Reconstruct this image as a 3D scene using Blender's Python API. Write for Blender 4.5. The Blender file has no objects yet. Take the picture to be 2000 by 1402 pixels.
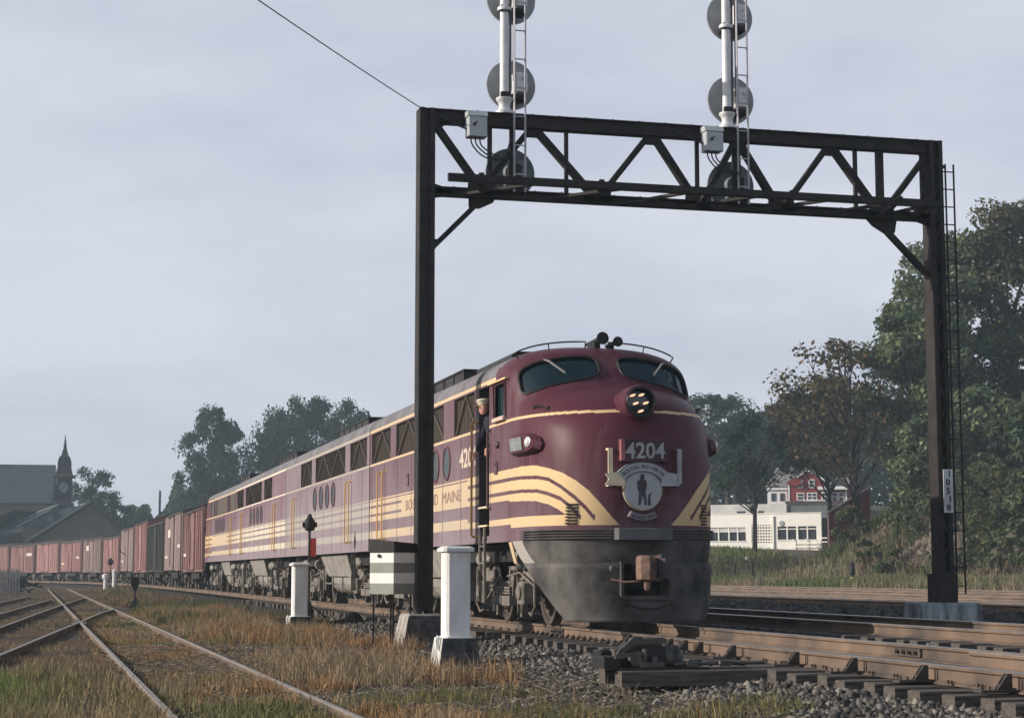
import bpy, math, random
import numpy as np
from math import sin, cos, pi, radians
from mathutils import Vector, Matrix, noise

random.seed(7); RNG = np.random.default_rng(7)
SC = bpy.context.scene
COL = SC.collection

# ------------------------------------------------------------------ camera, sky, sun, exposure
TH = radians(14.4); PITCH = radians(6.752)
cam = bpy.data.cameras.new("camera"); cam.sensor_width = 36.0; cam.lens = 3530 / 2000 * 36.0
cam.clip_start = 0.3; cam.clip_end = 6000
camo = bpy.data.objects.new("camera", cam); COL.objects.link(camo)
camo.location = (0, 0, 0.83); camo.rotation_euler = (radians(90) + PITCH, 0, -TH)
SC.camera = camo

SUN_EL = radians(20.5)
SX, SY = -0.990, 0.139                      # horizontal direction towards the sun
world = bpy.data.worlds.new("World"); SC.world = world; world.use_nodes = True
wn = world.node_tree; wn.nodes.clear()
wo = wn.nodes.new("ShaderNodeOutputWorld"); wb = wn.nodes.new("ShaderNodeBackground")
sky = wn.nodes.new("ShaderNodeTexSky"); sky.sky_type = 'NISHITA'; sky.sun_disc = False
sky.sun_elevation = SUN_EL; sky.sun_rotation = math.atan2(SX, SY)
sky.air_density = 1.3; sky.dust_density = 3.0; sky.ozone_density = 1.6; sky.altitude = 50
wb.inputs['Strength'].default_value = 0.115
# thin overcast veil with soft cloud structure over the clear sky
tc = wn.nodes.new("ShaderNodeTexCoord"); mp = wn.nodes.new("ShaderNodeMapping"); mp.inputs['Scale'].default_value = (1.0, 1.0, 3.2)
nz = wn.nodes.new("ShaderNodeTexNoise"); nz.inputs['Scale'].default_value = 3.4; nz.inputs['Detail'].default_value = 5; nz.inputs['Roughness'].default_value = 0.55
rp = wn.nodes.new("ShaderNodeValToRGB")
rp.color_ramp.elements[0].position = 0.38; rp.color_ramp.elements[0].color = (5.15, 5.45, 6.55, 1)
rp.color_ramp.elements[1].position = 0.62; rp.color_ramp.elements[1].color = (6.45, 6.7, 7.5, 1)
mx = wn.nodes.new("ShaderNodeMixRGB"); sepz = wn.nodes.new('ShaderNodeSeparateXYZ'); mrz = wn.nodes.new('ShaderNodeMapRange'); mrz.inputs['From Min'].default_value = 0.25; mrz.inputs['From Max'].default_value = 0.75; mrz.inputs['To Min'].default_value = 0.9; mrz.inputs['To Max'].default_value = 0.04
wn.links.new(tc.outputs['Generated'], sepz.inputs['Vector']); wn.links.new(sepz.outputs['Z'], mrz.inputs['Value']); wn.links.new(mrz.outputs['Result'], mx.inputs['Fac'])
wn.links.new(tc.outputs['Generated'], mp.inputs['Vector']); wn.links.new(mp.outputs['Vector'], nz.inputs['Vector'])
wn.links.new(nz.outputs['Fac'], rp.inputs['Fac']); wn.links.new(sky.outputs['Color'], mx.inputs['Color1'])
wn.links.new(rp.outputs['Color'], mx.inputs['Color2']); wn.links.new(mx.outputs['Color'], wb.inputs['Color'])
wn.links.new(wb.outputs['Background'], wo.inputs['Surface'])

sl = bpy.data.lights.new("sun", 'SUN'); sl.energy = 4.9; sl.angle = radians(0.6); sl.color = (1.0, 0.91, 0.80)
so = bpy.data.objects.new("sun", sl); COL.objects.link(so)
dv = Vector((SX * cos(SUN_EL), SY * cos(SUN_EL), sin(SUN_EL)))
so.rotation_euler = dv.to_track_quat('Z', 'Y').to_euler(); so.location = (-50, 0, 60)
SC.view_settings.view_transform = 'Standard'; SC.view_settings.look = 'None'
SC.view_settings.exposure = 0.0; SC.view_settings.gamma = 1.0
SC.view_settings.use_curve_mapping = False

# ------------------------------------------------------------------ materials
MATS = {}
def mat(name, col, rough=0.8, metal=0.0, var=0.25, scale=3.0, col2=None, bump=0.0, bscale=None, spec=0.4, stretch=None, emit=None, trans=0.0):
    if name in MATS: return MATS[name]
    m = bpy.data.materials.new(name); m.use_nodes = True; nt = m.node_tree
    b = nt.nodes['Principled BSDF']
    b.inputs['Roughness'].default_value = rough; b.inputs['Metallic'].default_value = metal
    b.inputs['Specular IOR Level'].default_value = spec
    t = nt.nodes.new("ShaderNodeTexCoord"); src = t.outputs['Object']
    if stretch:
        mm = nt.nodes.new("ShaderNodeMapping"); mm.inputs['Scale'].default_value = stretch
        nt.links.new(src, mm.inputs['Vector']); src = mm.outputs['Vector']
    n = nt.nodes.new("ShaderNodeTexNoise"); n.inputs['Scale'].default_value = scale; n.inputs['Detail'].default_value = 6; n.inputs['Roughness'].default_value = 0.6
    nt.links.new(src, n.inputs['Vector'])
    r = nt.nodes.new("ShaderNodeValToRGB")
    c1 = tuple(c * (1 - var) for c in col); c2 = col2 if col2 else tuple(min(1, c * (1 + var)) for c in col)
    r.color_ramp.elements[0].position = 0.32; r.color_ramp.elements[0].color = (*c1, 1)
    r.color_ramp.elements[1].position = 0.68; r.color_ramp.elements[1].color = (*c2, 1)
    nt.links.new(n.outputs['Fac'], r.inputs['Fac']); nt.links.new(r.outputs['Color'], b.inputs['Base Color'])
    if bump:
        bn = nt.nodes.new("ShaderNodeTexNoise"); bn.inputs['Scale'].default_value = bscale or scale * 6; bn.inputs['Detail'].default_value = 4
        nt.links.new(src, bn.inputs['Vector'])
        bu = nt.nodes.new("ShaderNodeBump"); bu.inputs['Strength'].default_value = bump; bu.inputs['Distance'].default_value = 0.03
        nt.links.new(bn.outputs['Fac'], bu.inputs['Height']); nt.links.new(bu.outputs['Normal'], b.inputs['Normal'])
    if emit:
        b.inputs['Emission Color'].default_value = (*emit[0], 1); b.inputs['Emission Strength'].default_value = emit[1]
    MATS[name] = m; return m

def attr_mat(name, rough=0.9, translucent=0.0, spec=0.2):
    m = bpy.data.materials.new(name); m.use_nodes = True; nt = m.node_tree
    b = nt.nodes['Principled BSDF']; b.inputs['Roughness'].default_value = rough; b.inputs['Specular IOR Level'].default_value = spec
    a = nt.nodes.new("ShaderNodeAttribute"); a.attribute_name = 'col'
    nt.links.new(a.outputs['Color'], b.inputs['Base Color'])
    if translucent:
        tr = nt.nodes.new("ShaderNodeBsdfTranslucent"); nt.links.new(a.outputs['Color'], tr.inputs['Color'])
        mi = nt.nodes.new("ShaderNodeMixShader"); mi.inputs['Fac'].default_value = translucent
        nt.links.new(b.outputs['BSDF'], mi.inputs[1]); nt.links.new(tr.outputs['BSDF'], mi.inputs[2])
        nt.links.new(mi.outputs['Shader'], nt.nodes['Material Output'].inputs['Surface'])
    MATS[name] = m; return m

def paint(name, col, dirt, dcol=(0.27, 0.228, 0.25), rough=0.42, clean=0.0):
    """coach paint under road dust: dust is thicker low on the side and runs in vertical streaks"""
    m = bpy.data.materials.new(name); m.use_nodes = True; nt = m.node_tree
    b = nt.nodes['Principled BSDF']; b.inputs['Specular IOR Level'].default_value = 0.12
    t = nt.nodes.new("ShaderNodeTexCoord")
    def nodenoise(sc, st, det=5):
        mm = nt.nodes.new("ShaderNodeMapping"); mm.inputs['Scale'].default_value = st
        nt.links.new(t.outputs['Object'], mm.inputs['Vector'])
        n = nt.nodes.new("ShaderNodeTexNoise"); n.inputs['Scale'].default_value = sc; n.inputs['Detail'].default_value = det; n.inputs['Roughness'].default_value = 0.6
        nt.links.new(mm.outputs['Vector'], n.inputs['Vector']); return n.outputs['Fac']
    n1 = nodenoise(1.0, (0.9, 0.9, 0.7)); n2 = nodenoise(9.0, (1.0, 1.0, 0.09))
    sp = nt.nodes.new("ShaderNodeSeparateXYZ"); nt.links.new(t.outputs['Object'], sp.inputs['Vector'])
    mr = nt.nodes.new("ShaderNodeMapRange"); mr.inputs['From Min'].default_value = 1.2; mr.inputs['From Max'].default_value = 3.3
    mr.inputs['To Min'].default_value = 0.45; mr.inputs['To Max'].default_value = 0.0
    nt.links.new(sp.outputs['Z'], mr.inputs['Value'])
    # the nose has been wiped, the flanks have not
    my = nt.nodes.new("ShaderNodeMapRange"); my.inputs['From Min'].default_value = 0.6; my.inputs['From Max'].default_value = 6.0
    my.inputs['To Min'].default_value = -clean; my.inputs['To Max'].default_value = 0.0
    nt.links.new(sp.outputs['Y'], my.inputs['Value'])
    def math_(op, a, c):
        k = nt.nodes.new("ShaderNodeMath"); k.operation = op
        for i, q in enumerate((a, c)):
            if isinstance(q, (int, float)): k.inputs[i].default_value = q
            else: nt.links.new(q, k.inputs[i])
        return k.outputs[0]
    s = math_('ADD', math_('MULTIPLY', n1, 0.7), math_('MULTIPLY', n2, 0.55))
    s = math_('ADD', s, mr.outputs['Result']); s = math_('ADD', s, my.outputs['Result'])
    s = math_('ADD', s, dirt - 0.62)
    cl = nt.nodes.new("ShaderNodeClamp"); nt.links.new(s, cl.inputs['Value']); cl.inputs['Max'].default_value = 0.93
    mi = nt.nodes.new("ShaderNodeMixRGB"); nt.links.new(cl.outputs['Result'], mi.inputs['Fac'])
    mi.inputs['Color1'].default_value = (*col, 1); mi.inputs['Color2'].default_value = (*dcol, 1)
    nt.links.new(mi.outputs['Color'], b.inputs['Base Color'])
    ro = nt.nodes.new("ShaderNodeMapRange"); ro.inputs['To Min'].default_value = rough; ro.inputs['To Max'].default_value = 0.85
    nt.links.new(cl.outputs['Result'], ro.inputs['Value']); nt.links.new(ro.outputs['Result'], b.inputs['Roughness'])
    bu = nt.nodes.new("ShaderNodeBump"); bu.inputs['Strength'].default_value = 0.06; bu.inputs['Distance'].default_value = 0.05
    nt.links.new(nodenoise(1.6, (1, 1, 1), 2), bu.inputs['Height']); nt.links.new(bu.outputs['Normal'], b.inputs['Normal'])
    MATS[name] = m; return m

MAROON = (0.090, 0.027, 0.040); CREAM = (0.68, 0.49, 0.27)
pm_a = paint("maroon_lead", MAROON, 0.38, clean=0.52); pc_a = paint("cream_lead", CREAM, 0.30, (0.40, 0.36, 0.31), clean=0.6)
pm_b = paint("maroon_booster", MAROON, 0.72); pc_b = paint("cream_booster", (0.62, 0.52, 0.36), 0.78, (0.34, 0.32, 0.30))
pm_c = paint("maroon_third", (0.13, 0.035, 0.055), 0.52); pc_c = paint("cream_third", (0.75, 0.66, 0.5), 0.18, (0.4, 0.37, 0.33))
hatchm = mat("hatch_black", (0.03, 0.03, 0.032), 0.8, var=0.35, scale=2.0)
roofm = mat("loco_roof", (0.16, 0.15, 0.16), 0.8, var=0.35, scale=2.0)
blackm = mat("black_iron", (0.012, 0.012, 0.013), 0.7, var=0.3, scale=5)
undm = mat("underframe_black", (0.02, 0.019, 0.019), 0.85, var=0.4, scale=4)
truckm = mat("dusty_truck", (0.17, 0.15, 0.13), 0.9, var=0.45, scale=6, bump=0.3)
tankm = mat("dusty_tank", (0.25, 0.23, 0.205), 0.9, var=0.3, scale=3)
pilotm = mat("pilot_black", (0.05, 0.049, 0.05), 0.7, var=0.6, scale=1.3, col2=(0.165, 0.152, 0.142), spec=0.25)
rubber = mat("rubber", (0.012, 0.012, 0.012), 0.6)
glassm = mat("cab_glass", (0.006, 0.018, 0.024), 0.08, var=0.2, spec=0.6)
grillem = mat("grille_screen", (0.085, 0.07, 0.058), 0.85, var=0.3, scale=1.5, stretch=(1, 6, 0.6))
yell = mat("yellow_grab", (0.62, 0.36, 0.10), 0.5, var=0.15)
crm = mat("cream_metal", (0.70, 0.60, 0.42), 0.5, var=0.1)
whitem = mat("white_enamel", (0.80, 0.80, 0.78), 0.5, var=0.06, scale=4)
rail_side = mat("rail_rust", (0.10, 0.083, 0.072), 0.9, var=0.35, scale=1.0, col2=(0.215, 0.145, 0.10), bump=0.2)
rail_top = mat("rail_polished", (0.42, 0.40, 0.38), 0.32, metal=0.85, var=0.15)
rail_dull = mat("rail_dull_top", (0.30, 0.26, 0.225), 0.55, metal=0.3, var=0.2)
tie_m = mat("tie_wood", (0.075, 0.062, 0.052), 0.95, var=0.4, scale=4, col2=(0.15, 0.13, 0.115), bump=0.5, stretch=(1, 8, 8))
darkc = mat("dark_concrete", (0.055, 0.055, 0.058), 0.95, var=0.7, scale=6, col2=(0.12, 0.12, 0.12), bump=0.4)  # darker concrete for the front faces of bases and left footing
concm = mat("concrete", (0.36, 0.33, 0.30), 0.95, var=0.35, scale=3, bump=0.4, bscale=25)
concd = mat("stained_concrete", (0.14, 0.135, 0.13), 0.95, var=0.6, scale=5, bump=0.4)
steelm = mat("gantry_steel", (0.011, 0.010, 0.011), 0.75, var=0.3, scale=4, col2=(0.034, 0.025, 0.022), bump=0.12)
whpost = mat("white_concrete", (0.68, 0.66, 0.62), 0.85, var=0.14, scale=5, col2=(0.76, 0.77, 0.77), bump=0.3, stretch=(1, 1, 0.3))
alum = mat("aluminium_paint", (0.60, 0.60, 0.60), 0.5, metal=0.15, var=0.15, scale=5)
discm = mat("signal_disc_grey", (0.30, 0.31, 0.32), 0.55, var=0.25, scale=2.5)
cableb = mat("black_cable", (0.01, 0.01, 0.012), 0.5)

# ------------------------------------------------------------------ mesh helpers
class MB:
    def __init__(s): s.v = []; s.f = []; s.m = []
    def add(s, vs, fs, mi=0):
        o = len(s.v); s.v.extend([tuple(map(float, p)) for p in vs]); s.f.extend([tuple(i + o for i in f) for f in fs]); s.m.extend([mi] * len(fs)); return s
    def box(s, x0, x1, y0, y1, z0, z1, mi=0):
        v = [(x0, y0, z0), (x1, y0, z0), (x1, y1, z0), (x0, y1, z0), (x0, y0, z1), (x1, y0, z1), (x1, y1, z1), (x0, y1, z1)]
        return s.add(v, [(3, 2, 1, 0), (4, 5, 6, 7), (0, 1, 5, 4), (1, 2, 6, 5), (2, 3, 7, 6), (3, 0, 4, 7)], mi)
    def bbox(s, x0, x1, y0, y1, z0, z1, c=0.01, mi=0):
        """box with chamfered vertical edges and a chamfered top"""
        def ring(z, i): return [(x0 + i + c, y0 + i, z), (x1 - i - c, y0 + i, z), (x1 - i, y0 + i + c, z), (x1 - i, y1 - i - c, z), (x1 - i - c, y1 - i, z), (x0 + i + c, y1 - i, z), (x0 + i, y1 - i - c, z), (x0 + i, y0 + i + c, z)]
        return s.rings([ring(z0, 0), ring(z1 - c, 0), ring(z1, c)], mi=mi)
    def rings(s, R, closed=True, caps=True, mi=0):
        n = len(R[0]); v = [p for r in R for p in r]; f = []
        for i in range(len(R) - 1):
            for j in range(n if closed else n - 1):
                k = (j + 1) % n; f.append((i * n + j, i * n + k, (i + 1) * n + k, (i + 1) * n + j))
        if caps and closed: f.append(tuple(range(n))[::-1]); f.append(tuple((len(R) - 1) * n + j for j in range(n)))
        return s.add(v, f, mi)
    def bar(s, a, b, r, n=8, r2=None, mi=0, caps=True):
        a = Vector(a); b = Vector(b); d = (b - a); d.normalize(); r2 = r if r2 is None else r2
        u = d.orthogonal().normalized(); w = d.cross(u)
        R = [[a + (u * cos(2 * pi * k / n) + w * sin(2 * pi * k / n)) * r for k in range(n)],
             [b + (u * cos(2 * pi * k / n) + w * sin(2 * pi * k / n)) * r2 for k in range(n)]]
        return s.rings(R, caps=caps, mi=mi)
    def beam(s, a, b, w, h, up=(0, 0, 1), mi=0):
        a = Vector(a); b = Vector(b); d = (b - a).normalized(); U = Vector(up)
        x = d.cross(U)
        if x.length < 1e-4: x = d.orthogonal()
        x.normalize(); y = x.cross(d); R = []
        for p in (a, b): R.append([p + x * i * w / 2 + y * j * h / 2 for i, j in ((-1, -1), (1, -1), (1, 1), (-1, 1))])
        return s.rings(R, mi=mi)
    def tube(s, P, r, n=6, mi=0, caps=True):
        P = [Vector(p) for p in P]; R = []; u = None
        for i, p in enumerate(P):
            d = (P[min(i + 1, len(P) - 1)] - P[max(i - 1, 0)]).normalized()
            if u is None: u = d.orthogonal().normalized()
            u = (u - d * u.dot(d)).normalized(); w = d.cross(u); rr = r[i] if isinstance(r, (list, tuple)) else r
            R.append([p + (u * cos(2 * pi * k / n) + w * sin(2 * pi * k / n)) * rr for k in range(n)])
        return s.rings(R, caps=caps, mi=mi)
    def lathe(s, o, axis, prof, n=20, mi=0, caps=True):
        o = Vector(o); d = Vector(axis).normalized(); u = d.orthogonal().normalized(); w = d.cross(u)
        return s.rings([[o + d * h + (u * cos(2 * pi * k / n) + w * sin(2 * pi * k / n)) * r for k in range(n)] for h, r in prof], caps=caps, mi=mi)
    def prism(s, pts, d, mi=0):
        """extrude planar polygon pts (3D) by vector d"""
        d = Vector(d); A = [Vector(p) for p in pts]
        return s.rings([A, [p + d for p in A]], mi=mi)
    def build(s, name, mats, parent=None, smooth=False, label=None, kind=None, world=False):
        me = bpy.data.meshes.new(name); me.from_pydata(s.v, [], s.f)
        if not isinstance(mats, (list, tuple)): mats = [mats]
        for m in mats: me.materials.append(m)
        if len(mats) > 1: me.polygons.foreach_set('material_index', s.m)
        if smooth:
            me.polygons.foreach_set('use_smooth', [True] * len(me.polygons))
            me.set_sharp_from_angle(angle=radians(38))
        me.update()
        o = bpy.data.objects.new(name, me); COL.objects.link(o)
        if parent: o.parent = parent
        if label: o['label'] = label
        if kind: o['kind'] = kind
        return o

def tag(o, label, cat, group=None, kind=None):
    o['label'] = label; o['category'] = cat
    if group: o['group'] = group
    if kind: o['kind'] = kind
    return o
def thing(name, label, cat, loc=(0, 0, 0), rz=0, group=None):
    o = bpy.data.objects.new(name, None); COL.objects.link(o); o.location = loc; o.rotation_euler = (0, 0, rz); o.empty_display_size = 0.3
    return tag(o, label, cat, group)
def structure(name, mb, m, **k):
    o = mb.build(name, m, **k); o['kind'] = 'structure'; return o
def copy_tree(o, label=None, loc=None, rz=None):
    def rec(src, par):
        c = src.copy(); COL.objects.link(c)
        if par is not None: c.parent = par
        for ch in KIDS.get(src.name, []): rec(ch, c)
        return c
    KIDS = {}
    for q in bpy.data.objects:
        if q.parent: KIDS.setdefault(q.parent.name, []).append(q)
    c = rec(o, None)
    if label: c['label'] = label
    if loc is not None: c.location = loc
    if rz is not None: c.rotation_euler = (0, 0, rz)
    return c
def text(name, s, size, m, parent, origin, X, Y, ext=0.004, width=None, align='LEFT', space=1.0, bold=0.0):
    cu = bpy.data.curves.new(name, 'FONT'); cu.body = s; cu.size = size; cu.extrude = ext; cu.align_x = align; cu.space_character = space
    cu.offset = bold; cu.resolution_u = 3
    to = bpy.data.objects.new(name, cu); COL.objects.link(to)
    bpy.context.view_layer.update()
    me = bpy.data.meshes.new_from_object(to.evaluated_get(bpy.context.evaluated_depsgraph_get()))
    bpy.data.objects.remove(to); me.materials.clear(); me.materials.append(m)
    o = bpy.data.objects.new(name, me); COL.objects.link(o)
    X = Vector(X); Y = Vector(Y); Z = X.cross(Y); sx = 1.0
    if width:
        xs = [v.co.x for v in me.vertices]; sx = width / (max(xs) - min(xs))
    M = Matrix(((X.x * sx, Y.x, Z.x, origin[0]), (X.y * sx, Y.y, Z.y, origin[1]), (X.z * sx, Y.z, Z.z, origin[2]), (0, 0, 0, 1)))
    me.transform(M)
    if parent: o.parent = parent
    return o
def raw_mesh(name, V, Fq, m, cols=None, parent=None, smooth=False):
    """big meshes from numpy: V (n,3), Fq (k,4 or 3)"""
    me = bpy.data.meshes.new(name); n = len(V); k, c = Fq.shape
    me.vertices.add(n); me.vertices.foreach_set('co', V.astype(np.float32).ravel())
    me.loops.add(k * c); me.loops.foreach_set('vertex_index', Fq.astype(np.int32).ravel())
    me.polygons.add(k); me.polygons.foreach_set('loop_start', np.arange(0, k * c, c, dtype=np.int32)); me.polygons.foreach_set('loop_total', np.full(k, c, dtype=np.int32))
    if cols is not None:
        a = me.color_attributes.new('col', 'FLOAT_COLOR', 'POINT')
        a.data.foreach_set('color', np.c_[cols, np.ones(n)].astype(np.float32).ravel())
    if smooth: me.polygons.foreach_set('use_smooth', np.ones(k, dtype=bool))
    me.materials.append(m); me.update(calc_edges=True); me.validate()
    o = bpy.data.objects.new(name, me); COL.objects.link(o)
    if parent: o.parent = parent
    return o

# ------------------------------------------------------------------ alignment of the main line
U0, V0 = 8.75, 25.7
PATH = []
_u, _v, _h = U0, V0, 0.0
for _i in range(2600):
    PATH.append((_u, _v, _h))
    k = 0 if _v < 70 else (1 / 2500 if _v < 140 else 1 / 350)
    _h += k * .1; _u -= sin(_h) * .1; _v += cos(_h) * .1
PV = np.array([p[1] for p in PATH]); PU = np.array([p[0] for p in PATH])
def u_shift(v): return np.interp(v, PV, PU) - U0
def on_path(s):
    return PATH[int(min(max(s, 0) * 10, len(PATH) - 1))]

def smooth(x, a, b):
    t = np.clip((x - a) / (b - a), 0, 1); return t * t * (3 - 2 * t)
PROF_U = np.array([-400, -40, -6, 0, 5.2, 6.2, 7.3, 10.3, 11.2, 15.0, 17, 19.8, 24, 42, 47, 52, 60, 400])
PROF_Z = np.array([1.0, -.3, -.5, -.5, -.49, -.43, -.315, -.27, -.20, -.11, -.10, -.05, -.04, -.02, .22, .45, .6, 3.0])
def gz(u, v):
    u = np.asarray(u, float); v = np.asarray(v, float)
    z = np.interp(u - u_shift(v), PROF_U, PROF_Z)
    # rocky bank on the right, a terrace with the houses behind it
    hb = np.interp(u + 0.18 * (v - 98), [50, 52, 55, 60, 68, 90, 200], [0, .7, 3.4, 6.0, 8.5, 12, 14]) * (1 - smooth(v, 108, 121)) * smooth(v, 20, 60)
    te = smooth(v, 121.5, 124.5) * smooth(u, 28, 36) * np.interp(v, [120, 140, 165, 185, 260, 500], [1.5, 2.2, 5.5, 7.4, 10, 13])
    return z + hb + te
def gz1(u, v): return float(gz(u, v))

# ================================================================== GROUND
def fbm(U, V, sc, seed=0):
    r = np.random.default_rng(seed); g = r.random((64, 64)); out = np.zeros_like(U); a = 1; tot = 0
    for o in range(4):
        x = (U / sc * 2 ** o) % 64; y = (V / sc * 2 ** o) % 64; i = x.astype(int); j = y.astype(int); fx = x - i; fy = y - j
        fx = fx * fx * (3 - 2 * fx); fy = fy * fy * (3 - 2 * fy); i1 = (i + 1) % 64; j1 = (j + 1) % 64
        out += a * ((g[i, j] * (1 - fx) + g[i1, j] * fx) * (1 - fy) + (g[i, j1] * (1 - fx) + g[i1, j1] * fx) * fy); tot += a; a *= .5
    return out / tot
us = np.unique(np.r_[np.linspace(-380, -60, 10), np.arange(-60, -8, 3), np.arange(-8, 2.5, .3), np.arange(2.5, 12, .11), np.arange(12, 20, .35), np.arange(20, 46, .8), np.arange(46, 90, 1.0), np.linspace(90, 460, 24)])
vs = np.unique(np.r_[np.arange(-30, 12, 3), np.arange(12, 34, .13), np.arange(34, 60, .4), np.arange(60, 125, 1.0), np.arange(125, 300, 4), np.linspace(300, 700, 24)])
UU, VV = np.meshgrid(us, vs, indexing='ij')
ZZ = gz(UU, VV)
near = smooth(VV, 8, 12) * (1 - smooth(VV, 60, 90)) * smooth(UU, -9, -6) * (1 - smooth(UU, 18, 24))
ZZ = ZZ + (fbm(UU, VV, 1.1, 3) - .5) * .12 * near + (fbm(UU, VV, .25, 5) - .5) * .05 * near
bank = smooth(UU, 50, 56) * smooth(VV, 55, 75) * (1 - smooth(VV, 112, 122))
ZZ = ZZ + (fbm(UU, VV, 5.0, 9) - .5) * 2.2 * bank + (fbm(UU, VV, 1.6, 19) - .5) * 1.0 * bank
nu, nv = UU.shape; idx = np.arange(nu * nv).reshape(nu, nv)
Fq = np.stack([idx[:-1, :-1], idx[1:, :-1], idx[1:, 1:], idx[:-1, 1:]], -1).reshape(-1, 4)
gm = bpy.data.materials.new("ground"); gm.use_nodes = True; nt = gm.node_tree; pb = nt.nodes['Principled BSDF']; pb.inputs['Roughness'].default_value = 0.97; pb.inputs['Specular IOR Level'].default_value = 0.15
aco = nt.nodes.new("ShaderNodeAttribute"); aco.attribute_name = 'col'
ntc = nt.nodes.new("ShaderNodeTexCoord")
n1 = nt.nodes.new("ShaderNodeTexNoise"); n1.inputs['Scale'].default_value = 14; n1.inputs['Detail'].default_value = 8; n1.inputs['Roughness'].default_value = 0.7
nt.links.new(ntc.outputs['Object'], n1.inputs['Vector'])
rr = nt.nodes.new("ShaderNodeMapRange"); rr.inputs['From Min'].default_value = .3; rr.inputs['From Max'].default_value = .7; rr.inputs['To Min'].default_value = .45; rr.inputs['To Max'].default_value = 1.5
nt.links.new(n1.outputs['Fac'], rr.inputs['Value'])
mu = nt.nodes.new("ShaderNodeVectorMath"); mu.operation = 'SCALE'; nt.links.new(aco.outputs['Color'], mu.inputs[0]); nt.links.new(rr.outputs['Result'], mu.inputs['Scale'])
nt.links.new(mu.outputs['Vector'], pb.inputs['Base Color'])
bb = nt.nodes.new("ShaderNodeBump"); bb.inputs['Strength'].default_value = .8; bb.inputs['Distance'].default_value = .05
n2 = nt.nodes.new("ShaderNodeTexNoise"); n2.inputs['Scale'].default_value = 22; n2.inputs['Detail'].default_value = 5; nt.links.new(ntc.outputs['Object'], n2.inputs['Vector'])
nt.links.new(n2.outputs['Fac'], bb.inputs['Height']); nt.links.new(bb.outputs['Normal'], pb.inputs['Normal'])
def ground_col(U, V):
    Us = U - u_shift(V)
    cin = np.array([.052, .047, .044]); dry = np.array([.115, .075, .045]); grn = np.array([.085, .085, .04]); pale = np.array([.16, .135, .10]); rock = np.array([.13, .105, .095]); rust = np.array([.16, .135, .12])
    n = fbm(U, V, 3.0, 11)[..., None]; c = np.ones(U.shape + (3,)) * dry
    k = smooth(Us, 4.9, 6.0)[..., None]; c = c * (1 - k) + cin * k
    k = smooth(Us, 19, 22)[..., None]; c = c * (1 - k) + rust * k
    k = smooth(Us, 41, 43.5)[..., None]; c = c * (1 - k) + (grn * .6 + pale * .5) * k
    k = (smooth(Us, 50, 53))[..., None]; c = c * (1 - k) + (rock * n + grn * (1 - n)) * k
    k = ((1 - smooth(Us, -3, 1)) * .7)[..., None]; c = c * (1 - k) + cin * 1.3 * k
    k = ((1 - smooth(V, 16, 22)) * smooth(U, 2.6, 3.6) * .8)[..., None]; c = c * (1 - k) + cin * k
    k = (smooth(fbm(U, V, 2.2, 21), .52, .62) * (Us < 5.5) * .8)[..., None]; c = c * (1 - k) + cin * 1.1 * k
    k = smooth(V, 180, 400)[..., None]; c = c * (1 - k) + grn * k
    return c
gcol = ground_col(UU, VV).reshape(-1, 3)
ground = raw_mesh("ground", np.stack([UU, VV, ZZ], -1).reshape(-1, 3), Fq, gm, cols=gcol, smooth=True)
ground['kind'] = 'structure'

# ================================================================== TRACKS
RAIL_P = [(-.07, 0), (.07, 0), (.07, .012), (.012, .035), (.01, .125), (.036, .14), (.036, .168), (.026, .175), (-.026, .175), (-.036, .168), (-.036, .14), (-.01, .125), (-.012, .035), (-.07, .012)]
def rail_mb(pts):
    """pts: list of (u,v,ztop)"""
    m = MB(); R = []; n = len(RAIL_P)
    for i, p in enumerate(pts):
        a = pts[max(i - 1, 0)]; b = pts[min(i + 1, len(pts) - 1)]; d = Vector((b[0] - a[0], b[1] - a[1], 0)).normalized(); x = Vector((d.y, -d.x, 0))
        R.append([(p[0] + x.x * q, p[1] + x.y * q, p[2] - .175 + h) for q, h in RAIL_P])
    m.rings(R)
    # running surface gets the polished material
    k = 0
    for i in range(len(R) - 1):
        for j in range(n):
            m.m[k] = 1 if j in (7, 8) else 0
            k += 1
    return m
def line(uoff, zfun, v0, v1, main=True, step=6):
    out = []
    for v in np.arange(v0, v1 + .01, step):
        du = float(u_shift(v)) if main else 0
        out.append((uoff + du, float(v), zfun(v)))
    return out
TIE_MESHES = []
for k in range(5):
    rk = random.Random(k); m = MB(); w = .115; L = 1.35; h = .16
    R = []
    for x in np.linspace(-L, L, 7):
        j = lambda a: rk.uniform(-a, a)
        R.append([(x, -w + j(.006), -h), (x, w + j(.006), -h), (x, w + j(.006), -.012 + j(.004)), (x, w - .014, j(.005)), (x, -w + .014, j(.005)), (x, -w + j(.006), -.012 + j(.004))])
    m.rings(R); o = m.build("tie", tie_m); TIE_MESHES.append(o.data); bpy.data.objects.remove(o)
mp_ = MB(); mp_.box(-.09, .09, -.10, .10, -.004, .012)
for sx_ in (-.06, .06): mp_.bbox(sx_ - .014, sx_ + .014, -.045, -.02, .012, .04, .004); mp_.bbox(sx_ - .014, sx_ + .014, .02, .045, .012, .04, .004)
PLATE = None
platem = mat("tie_plate", (.10, .07, .05), .8, var=.4, scale=8)
def tie(parent, u, v, z, rz=0.0, scale=1.0, k=None, name="sleeper"):
    o = bpy.data.objects.new(name, TIE_MESHES[(k if k is not None else random.randrange(5))]); COL.objects.link(o); o.parent = parent
    o.location = (u, v, z); o.rotation_euler = (random.uniform(-.006, .006), random.uniform(-.006, .006), rz + random.uniform(-.012, .012)); o.scale = (scale, 1, 1); return o

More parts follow.
